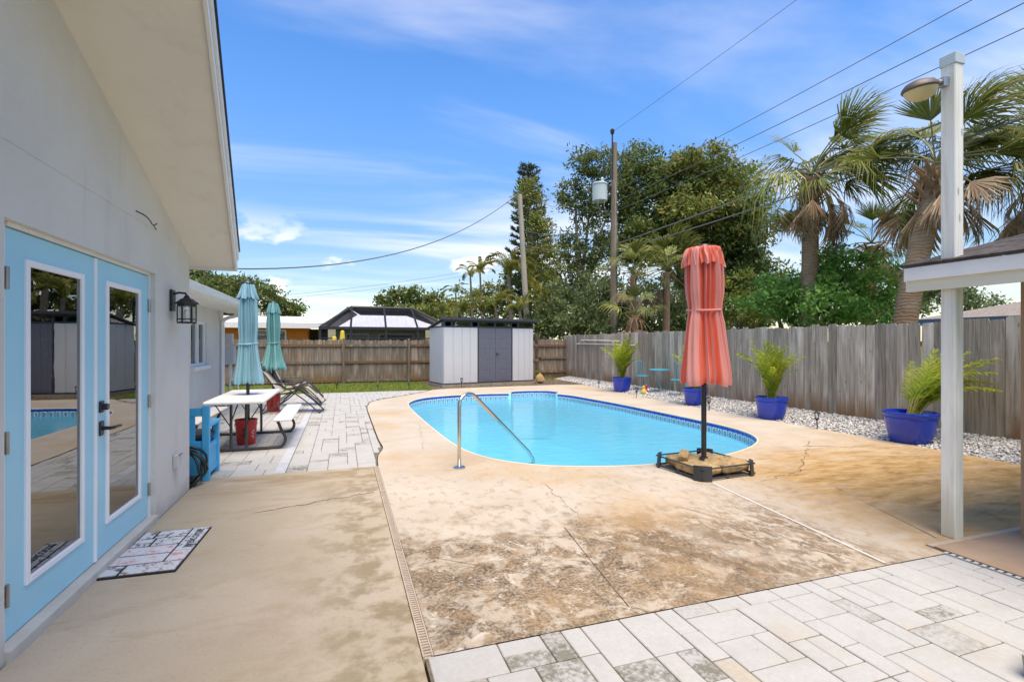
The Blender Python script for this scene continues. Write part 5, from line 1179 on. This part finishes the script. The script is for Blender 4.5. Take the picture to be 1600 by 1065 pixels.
# ------------------------------------------------------------------ neighbours
o=thing('orange_house','orange neighbour house with low white roof behind the back fence','house',(-4,33,0))
b=B(); b.span((-14,33,0),(-2.0,40,2.5)); build('wall',b,'orange_wall',o,w=True)
for x0,x1 in((-9.0,-7.0),(-5.6,-3.2)):
    b=B(); b.span((x0,32.95,1.5),(x1,32.99,2.35)); f_=build('window',b,'frame_white',o,w=True); b=B(); b.span((x0+.08,32.93,1.58),(x1-.08,32.949,2.27)); build('pane',b,'glass',f_,w=True)
b=B(); b.extr([(-15,32.0,2.62),(-1.35,32.0,2.62),(1.2,37,3.25),(-15,37,3.25)],(0,0,.10)); rr=build('roof',b,'white_roof',o,w=True)
b=B(); b.span((-15,31.95,2.42),(-1.33,31.99,2.74)); build('fascia_board',b,'white_roof',rr,w=True)
b=B(); b.span((-1.99,35,0),(-.9,35.2,2.45)); build('painted_shade_wall',b,'room_and_shade_dark',o,w=True)  # wall in shade: the shade is put into its near-black colour
o=thing('screen_enclosure','black framed pool screen enclosure in front of a silver metal roof','screen enclosure',(4,28,0))
ye,yb=26.5,33.0; xl,xr=-1.05,5.5; ze,zt=2.22,3.50; xtl,xtr=.45,3.75
posts=[xl,.4,2.12,3.75,xr]
for x in posts:
    b=B(); b.span((x-.06,ye-.06,0),(x+.06,ye+.06,ze)); build('post',b,'screen_black',o,w=True)
b=B(); b.span((xl-.06,ye-.08,ze),(xr+.06,ye+.08,ze+.14)); build('eave_beam',b,'screen_black',o,w=True)
b=B(); b.span((xl,ye-.03,1.75),(xr,ye+.03,1.81)); build('chair_rail',b,'screen_black',o,w=True)
ym_=ye+2.2
b=B(); b.tube([(xl,ye,ze+.12),(xtl,ym_,zt),(xtr,ym_,zt),(xr+.3,ye+.5,ze+.1)],.07,4); build('ridge_beam',b,'screen_black',o,w=True)
for x,xq in((.4,.5),(2.12,2.2),(3.75,3.7)): b=B(); b.tube([(x,ye,ze+.1),(xq,ym_,zt)],.055,4); build('rafter',b,'screen_black',o,w=True)
b=B(); b.extr([(xl,ye+.4,ze+.12),(xtl-.2,ym_+.1,zt-.0),(xtl+.35,ym_+.1,zt-.40),(-.2,ye+.7,ze+.16)],(0,.04,0)); build('mesh_panel',b,'screen_dense',o,w=True)
b=B(); b.extr([(xtl-.25,ym_+.14,zt+.02),(xtr,ym_+.14,zt+.02),(xtr,ym_+.14,zt-.42),(xtl+.5,ym_+.14,zt-.42)],(0,.04,0)); build('mesh_panel',b,'screen_dense',o,w=True)
b=B(); b.extr([(xtr,ym_+.14,zt+.02),(xr+.5,ye+1.2,ze+.1),(xr-.3,ye+1.2,ze+.16),(xtr-.3,ym_+.14,zt-.42)],(0,.04,0)); build('mesh_panel',b,'screen_dense',o,w=True)
for a,q in zip(posts,posts[1:]):
    b=B(); b.span((a+.06,ye-.004,0),(q-.06,ye+.004,1.75)); build('screen_panel',b,'screen_mesh',o,w=True); b=B(); b.span((a+.06,ye-.004,1.81),(q-.06,ye+.004,ze)); build('screen_panel',b,'screen_mesh',o,w=True)
h=thing('metal_roof_house','tan house with silver metal roof behind the screen enclosure','house',(5,34,0))
b=B(); b.span((-.4,33.2,0),(5.2,37,2.45)); build('wall',b,'tan_wall',h,w=True)
b=B(); b.extr([(-1.0,32.4,2.5),(5.9,32.4,2.5),(4.4,35.2,3.62),(.55,35.2,3.62)],(0,0,.06)); build('roof',b,'metal_roof',h,w=True)
for x0,x1 in((.2,1.6),(2.2,4.4)):
    b=B(); b.span((x0,33.14,.9),(x1,33.19,2.15)); f_=build('window',b,'frame_white',h,w=True); b=B(); b.span((x0+.07,33.12,.97),(x1-.07,33.139,2.08)); build('pane',b,'glass',f_,w=True)
for x,lb in((-.35,'shorter yellow folded umbrella beyond the back fence'),(.0,'taller yellow folded umbrella beyond the back fence')):
    o=thing('yellow_umbrella',lb,'umbrella',(x,24.5,0)); tz=1.85 if x<-.1 else 2.12; b=B(); b.tube([(0,0,0),(0,0,tz)],.03,8); build('pole',b,'umbrella_pole',o)
    b=B(); b.lathe([(.03,tz),(.09,tz-.05),(.13,tz-.5),(.18,tz-1.0)],10,closebot=False); build('canopy',b,'yellow_cloth',o,smooth=True)
o=thing('parked_truck','white vehicle barely visible behind the gate','vehicle',(11,29,0))
b=B(); b.span((9.9,28,.5),(13.2,30,1.5),bev=.15); build('body',b,'truck_white',o,w=True); b=B(); b.span((10.3,28.15,1.5),(12.2,29.85,2.15),bev=.2); build('cab',b,'truck_white',o,w=True); b=B(); b.span((10.6,28.12,1.62),(11.9,28.149,2.0)); build('window',b,'glass',o,w=True)
for x in(10.6,12.5): b=B(); b.tube([(x,27.95,.35),(x,28.2,.35)],.35,16); build('wheel',b,'black_metal',o,w=True)
o=thing('grey_house','neighbour house with grey shingle roof and blue fascia beyond the right fence','house',(24,9,0))
b=B(); b.span((19,.6,0),(27,11.2,2.2)); build('wall',b,'tan_wall',o,w=True)
b=B(); zt_=3.35; b.add([(18.4,0,2.32),(28,0,2.32),(28,11.8,2.32),(18.4,11.8,2.32),(22.6,3,zt_),(22.6,8.2,zt_)],[(0,3,5,4),(3,2,5),(2,1,4,5),(1,0,4),(3,0,1,2)]); rr=build('roof',b,'shingle_grey',o,w=True)
b=B(); b.span((18.36,0,2.12),(18.40,11.84,2.315)); b.span((18.40,11.8,2.12),(28,11.84,2.315)); build('fascia_board',b,'blue_fascia',rr,w=True)
b=B(); b.span((18.96,5,.9),(18.99,6.6,2.0)); f_=build('window',b,'frame_white',o,w=True)

# ------------------------------------------------------------------ trees
def clumps(blobs,per,rs,n_leaf,shell=.55,seed=0):
    """leaf positions: blobs (cx,cy,cz,rx,ry,rz) -> sub-clumps -> leaves"""
    rg=np.random.RandomState(seed); C=[];cc=[]
    for (x,y,zq,a,b_,c) in blobs:
        k=max(8,int(2.5*per*(a*b_*c)**(2/3)))
        d=unit(rg.normal(size=(k,3))); r=(shell-.1+(1.28-shell)*rg.rand(k,1)**1.2); cen=np.array([x,y,zq])+d*r*np.array([a,b_,c]); cc.append(cen)
        for q in cen:
            m=int(1.7*n_leaf*rg.uniform(.5,1.4)); s=rs*rg.uniform(.6,1.25)
            C.append(q+rg.normal(size=(m,3))*np.array([s,s,s*.62]))
    return np.concatenate(C),np.concatenate(cc)
def tree(name,label,base,blobs,mat,ll,lw,per=5,rs=.34,nl=60,trunk=.25,bark='bark',seed=0,limbs=14,cat='tree',group=None,extra=None,lean=(0,0)):
    base=Vector(base); o=thing(name,label,cat,(base.x,base.y,-.05),0,group); np.random.seed(seed+100); rg=random.Random(seed)
    C,cen=clumps(blobs,per,rs,nl,seed=seed); off=np.array([base.x,base.y,-.05])
    V,F=leaves(C-off,ll,lw,flat=.6); npmesh('crown',V,F,mat,o)
    if extra:
        eb,em,ep,en=extra; C2,_=clumps(eb,ep,rs,en,seed=seed+9); V,F=leaves(C2-off,ll,lw,flat=.6); npmesh('crown',V,F,em,o)
    zc=np.mean([q[2] for q in blobs]); top=Vector((np.mean([q[0] for q in blobs])-off[0],np.mean([q[1] for q in blobs])-off[1],zc))
    fork=top*.5; fork.z=max(.6,top.z*.55); fork.x*=.5; fork.y*=.5
    b=B(); b.tube(curve([(0,0,-.1),(fork.x*.4+.05,fork.y*.4,fork.z*.5),tuple(fork)],4),[trunk*(1.15-.5*i/8) for i in range(9)],9); build('trunk',b,bark,o,smooth=True)
    idx=rg.sample(range(len(cen)),min(limbs,len(cen)))
    b=B()
    for i in idx:
        e=Vector(cen[i]-off); m=fork.lerp(e,.5)+Vector((rg.uniform(-.2,.2),rg.uniform(-.2,.2),rg.uniform(0,.4))); r=trunk*.42
        b.tube(curve([tuple(fork),tuple(m),tuple(e)],3),[r*(1-.13*k) for k in range(7)],6)
    build('limbs',b,bark,o,smooth=True); return o
def bl(u,v,d,ru,rv,rd=None):
    """a crown lobe seen at (u,v), d metres off, with its half sizes in picture units turned into metres"""
    p=at(u,v,d); k=d/FPX; return (p.x,p.y,p.z,ru*k,(rd or ru)*k,rv*k)
# big trees right of the shed
tree('oak_tree','dark airy oak with thin branches left of the tall utility pole',at(900,530,33),[bl(930,255,33,40,22),bl(892,300,33,24,44),bl(885,400,33,30,40),bl(930,390,33,36,40),bl(905,460,33,45,45),bl(860,475,33,30,40),bl(965,300,34,34,50),bl(935,330,34,34,40),bl(985,380,34,40,60),bl(985,260,34,22,28),bl(915,500,33,50,30)],'leaf_dark',.24,.12,per=5.0,rs=.30,nl=48,trunk=.32,bark='bark_grey',seed=2,limbs=14)
tree('oak_tree','broad rust tinged oak crown right of the tall utility pole',at(1060,530,31),[bl(1010,290,32,48,50),bl(1080,280,31,50,42),bl(1130,310,30,55,45),bl(1090,360,31,75,50),bl(1160,370,30,50,45),bl(1020,370,32,55,50),bl(1180,430,30,45,40),bl(1110,430,31,60,45)],'leaf_oak',.26,.13,per=6.0,rs=.36,nl=62,trunk=.40,seed=3,limbs=26,extra=([bl(1090,255,30,45,22),bl(1140,285,29,48,26),bl(1100,330,29,60,30),bl(1160,340,29,35,30)],'leaf_rust',5.0,52))
tree('vine_tree','yellow green vine covered tree in front of the conifer',at(838,530,30),[bl(832,320,30,20,34),bl(842,370,30,24,34),bl(850,420,30,30,40),bl(826,300,30,12,20)],'leaf_rust',.18,.10,per=7,rs=.26,nl=60,trunk=.18,seed=4,limbs=8)
tree('hedge_tree','dark green undergrowth tree at the foot of the tall pole',at(930,530,25),[bl(890,480,25,45,36),bl(950,465,26,48,42),bl(1010,480,25,45,36),bl(1070,490,25,45,30),bl(860,500,25,30,22),bl(880,508,24,40,18),bl(930,506,24,40,20),bl(985,506,24,40,20),bl(1040,506,24,42,20),bl(1100,508,24,42,20)],'leaf_dark',.20,.11,per=6,rs=.28,nl=60,trunk=.14,seed=5,limbs=8,group=None)
tree('leafy_shrub_tree','glossy bright green shrub tree over the grey fence',at(1260,530,13.5),[bl(1265,450,13.5,60,48),bl(1320,440,13,60,46),bl(1215,470,13.5,45,32),bl(1360,460,13,42,40),bl(1300,480,12.5,70,30),bl(1295,410,13.5,30,22)],'leaf_bright',.13,.065,per=17,rs=.15,nl=50,trunk=.09,seed=6,limbs=24)
tree('leafy_shrub_tree','lime green shrub tree behind the coral umbrella',at(1160,530,16),[bl(1150,465,16,32,38),bl(1175,490,15.5,45,25),bl(1125,490,16,30,25)],'leaf_lime',.13,.065,per=14,rs=.16,nl=48,trunk=.08,seed=7,limbs=14)
tree('round_tree','rounded olive tree beyond the screen enclosure',at(645,530,52),[bl(615,475,52,24,22),bl(645,468,52,24,24),bl(670,478,52,20,20),bl(690,488,50,20,18)],'leaf_oak',.42,.24,per=1.9,rs=.5,nl=60,trunk=.35,seed=8,limbs=12,extra=([bl(655,488,50,26,14)],'leaf_rust',1.8,50))
tree('roadside_tree','dark spreading tree behind the house roof on the left',at(350,530,44),[bl(320,445,44,45,28),bl(370,455,44,40,28),bl(415,470,44,34,24),bl(452,486,45,22,12),bl(285,440,44,35,30)],'leaf_oak',.36,.19,per=2.6,rs=.42,nl=62,trunk=.45,seed=9,limbs=20)
tree('background_tree','tangle of olive trees behind the shed',at(770,530,36),[bl(745,480,36,40,26),bl(790,470,36,34,30),bl(812,440,36,24,36),bl(710,492,36,24,14)],'leaf_rust',.26,.13,per=3.4,rs=.34,nl=50,trunk=.2,seed=10,limbs=16)
tree('background_tree','low dark trees between the oak and the sabal palms',at(1190,530,24),[bl(1180,490,24,50,25),bl(1230,480,24,40,25),bl(1390,480,20,50,22),bl(1100,500,24,50,18),bl(1340,470,22,50,28),bl(1465,462,24,50,26),bl(1530,470,26,35,16)],'leaf_dark',.20,.11,per=6,rs=.28,nl=55,trunk=.2,seed=12,limbs=8)
# things the doors reflect: a green mass to the right, past the frame
tree('background_tree','green tree far beyond the right fence past the lean-to',(17,-1,0),[(16,-2,3.2,2,2,1.6),(17,2,2.8,1.6,1.6,1.4)],'leaf_oak',.26,.13,per=5,rs=.34,nl=40,trunk=.2,seed=13,limbs=8)

# Norfolk pine
pn=at(826,530,35); o=thing('norfolk_pine','tall dark Norfolk pine with tiered branches behind the leaning pole','tree',(pn.x,pn.y,-.05)); np.random.seed(77)
Ht=14.3; b=B(); b.tube([(0,0,0),(.05,0,7),(.0,0,Ht)],[.22,.14,.03],10); build('trunk',b,'bark_grey',o,smooth=True)
C=[];Dd=[];bb_=B(); zq=3.2; k=0
while zq<Ht-.15:
    t=(zq-3.2)/(Ht-3.2); rad=.30+1.75*(1-t)**.62; nb=5
    for j in range(nb):
        a=2*math.pi*j/nb+k*.5+random.uniform(-.15,.15); rr=rad*random.uniform(.8,1.08); rise=.30*rr+random.uniform(-.1,.1)
        tip=np.array([math.cos(a)*rr,math.sin(a)*rr,zq+rise]); bs=np.array([0,0,zq])
        bb_.tube([tuple(bs),tuple((bs+tip)/2-np.array([0,0,.08])),tuple(tip)],[.035,.025,.012],5)
        m=int(110*rr); tt=np.random.uniform(.18,1,(m,1)); p=bs+(tip-bs)*tt-np.array([0,0,.3])*tt*(1-tt)
        side=np.array([-math.sin(a),math.cos(a),0]); p=p+side*np.random.uniform(-1,1,(m,1))*(.28*(1.05-tt*.6)); C.append(p); d=np.array([math.cos(a)*.6,math.sin(a)*.6,.8])+np.zeros((m,3)); Dd.append(d)
    zq+=.58*(1-.2*t); k+=1
C=np.concatenate(C);Dd=np.concatenate(Dd); V,F=leaves(C,.30,.075,Dd); npmesh('crown',V,F,'leaf_pine',o); build('limbs',bb_,'bark_grey',o)

# sabal palms
FG=[fan(.85,.85,36,sp,dr,'leaf_palm',60+i,w=.030) for i,(dr,sp) in enumerate(((.35,1.0),(.7,1.5),(1.15,1.3),(.9,.7)))]
FD=[fan(.60,.75,30,sp,dr,'leaf_dead',70+i,'boot',w=.030) for i,(dr,sp) in enumerate(((.25,.6),(.45,.9),(.7,.45)))]
def sabal(base,top,r,label,ng,nd,scale,seed,wind=.6,boots=26,skirt=1.0):
    rg=random.Random(seed); base=Vector(base); top=Vector(top); o=thing('sabal_palm',label,'palm tree',(base.x,base.y,-.05)); v=top-Vector((base.x,base.y,-.05))
    b=B(); pts=curve([(0,0,-.05),(v.x*.38,v.y*.38,v.z*.45),(v.x*.8,v.y*.8,v.z*.8),tuple(v)],6); n=len(pts); b.tube(pts,[r*(1.12-.22*i/n+.02*math.sin(i*2.1)) for i in range(n)],16); build('trunk',b,'palm_trunk',o,smooth=True)
    for i in range(boots):
        a=i*2.4; hh=v.z-.05-.75*(i/boots); t_=hh/v.z; c=Vector((v.x*t_,v.y*t_,hh)); d=Vector((math.cos(a),math.sin(a),.9)).normalized()
        b=B(); b.box((0,0,.16),(.035,.10,.36),taper=.35); M=aim(c+Vector((math.cos(a),math.sin(a),0))*r*.85,d)@Matrix.Rotation(R(90),4,'Y'); q=build('boot',b,'boot',o); q.matrix_local=M
    for i in range(ng):
        a=i*2.399+rg.uniform(-.3,.3); el=rg.uniform(-.45,1.1) if i<ng*.75 else rg.uniform(.7,1.35)
        d=Vector((math.cos(a)*math.cos(el),math.sin(a)*math.cos(el),math.sin(el)))+WIND*wind*rg.uniform(.4,1.1); 
        mobj('frond',rg.choice(FG),o,aim(v+Vector((0,0,.10)),d,roll=rg.uniform(-.5,.5),s=scale*rg.uniform(.85,1.15)))
    for i in range(nd):
        a=i*2.399+1; d=Vector((math.cos(a)*rg.uniform(.25,.8),math.sin(a)*rg.uniform(.25,.8),-rg.uniform(.35,1.5)))+WIND*wind*.15
        mobj('frond',rg.choice(FD),o,aim(v+Vector((math.cos(a)*r,math.sin(a)*r,-.12)),d,roll=rg.uniform(-.7,.7),s=scale*skirt*rg.uniform(.85,1.2)))
    return o
def gp(u,d,v=537): p=at(u,v,d); return (p.x,p.y,0)
sabal(gp(1262,13.0),at(1268,278,13.0),.19,'farther sabal palm with windblown fronds and brown skirt above the shrub',30,16,1.22,31,1.0,34,.95)
sabal(gp(1392,10.3),at(1462,262,10.3),.20,'nearer leaning sabal palm behind the white post',30,14,1.15,32,1.0,46,.95)
sabal(gp(1660,11.2),at(1640,255,11.2),.20,'sabal palm at the right edge with drooping brown fronds',28,24,1.2,33,.6,34,1.2)
sabal(gp(1352,14.2),at(1362,385,14.2),.16,'short sabal palm between the two windblown palms',16,16,.85,37,.25)
sabal(gp(985,22),at(990,430,22),.15,'small fan palm beside the tall utility pole',14,5,1.0,34,.1,8)
sabal(gp(1040,22.5),at(1042,425,22.5),.16,'fan palm just left of the coral umbrella',20,4,1.15,35,.1,8)
sabal(gp(990,19.5),at(992,492,19.5),.15,'low browned fan palm behind the grey fence',8,16,.8,36,.0,6,1.2)
# feather palms behind the shed
QN=[pinnate(1.9,34,.46,.035,d,'leaf_queen',90+i,rib=.02,bare=.15) for i,d in enumerate((1.5,2.1,2.6))]
def queen(u,v,d,n,s,label,seed,r=.09,wind=.3):
    rg=random.Random(seed); base=Vector(gp(u,d)); top=at(u,v,d); o=thing('feather_palm',label,'palm tree',(base.x,base.y,-.05),0,'feather palms behind the shed'); z1=top.z
    b=B(); b.tube(curve([(0,0,0),(.12,0,z1*.5),(.0,0,z1)],5),[r*(1.2-.04*i) for i in range(11)],9); build('trunk',b,'bark_grey',o,smooth=True)
    for i in range(n):
        a=i*2.399+rg.uniform(-.3,.3); d_=Vector((math.cos(a),math.sin(a),0))+WIND*wind; az=math.atan2(d_.y,d_.x)
        mobj('frond',rg.choice(QN),o,Matrix.Translation((0,0,z1-.05))@Matrix.Rotation(az,4,'Z')@Matrix.Rotation(rg.uniform(-.1,.65),4,'Y')@Matrix.Scale(s*rg.uniform(.8,1.15),4))
queen(712,458,30,10,.55,'leftmost slim feather palm beyond the screen enclosure',51,.06)
queen(735,432,31,12,.62,'slim feather palm second from the left behind the shed',52,.07)
queen(750,425,32,12,.66,'slim feather palm just left of the shed centre',53,.07)
queen(690,490,29,10,.75,'low yellow green feather palm beside the screen enclosure',54,.09)
queen(722,490,27,12,.8,'low feather palm behind the left corner of the shed',55,.09)
queen(775,480,26,12,.9,'feather palm behind the middle of the shed',56,.10)
queen(795,430,28,16,1.15,'large feather palm left of the leaning pole',57,.12)
queen(845,470,27,14,.95,'feather palm right of the leaning pole',58,.11)
queen(812,485,24,12,.8,'low feather palm behind the right end of the shed',59,.09)
queen(872,505,24,8,.55,'small yellowish feather palm peeking over the gate',60,.06)
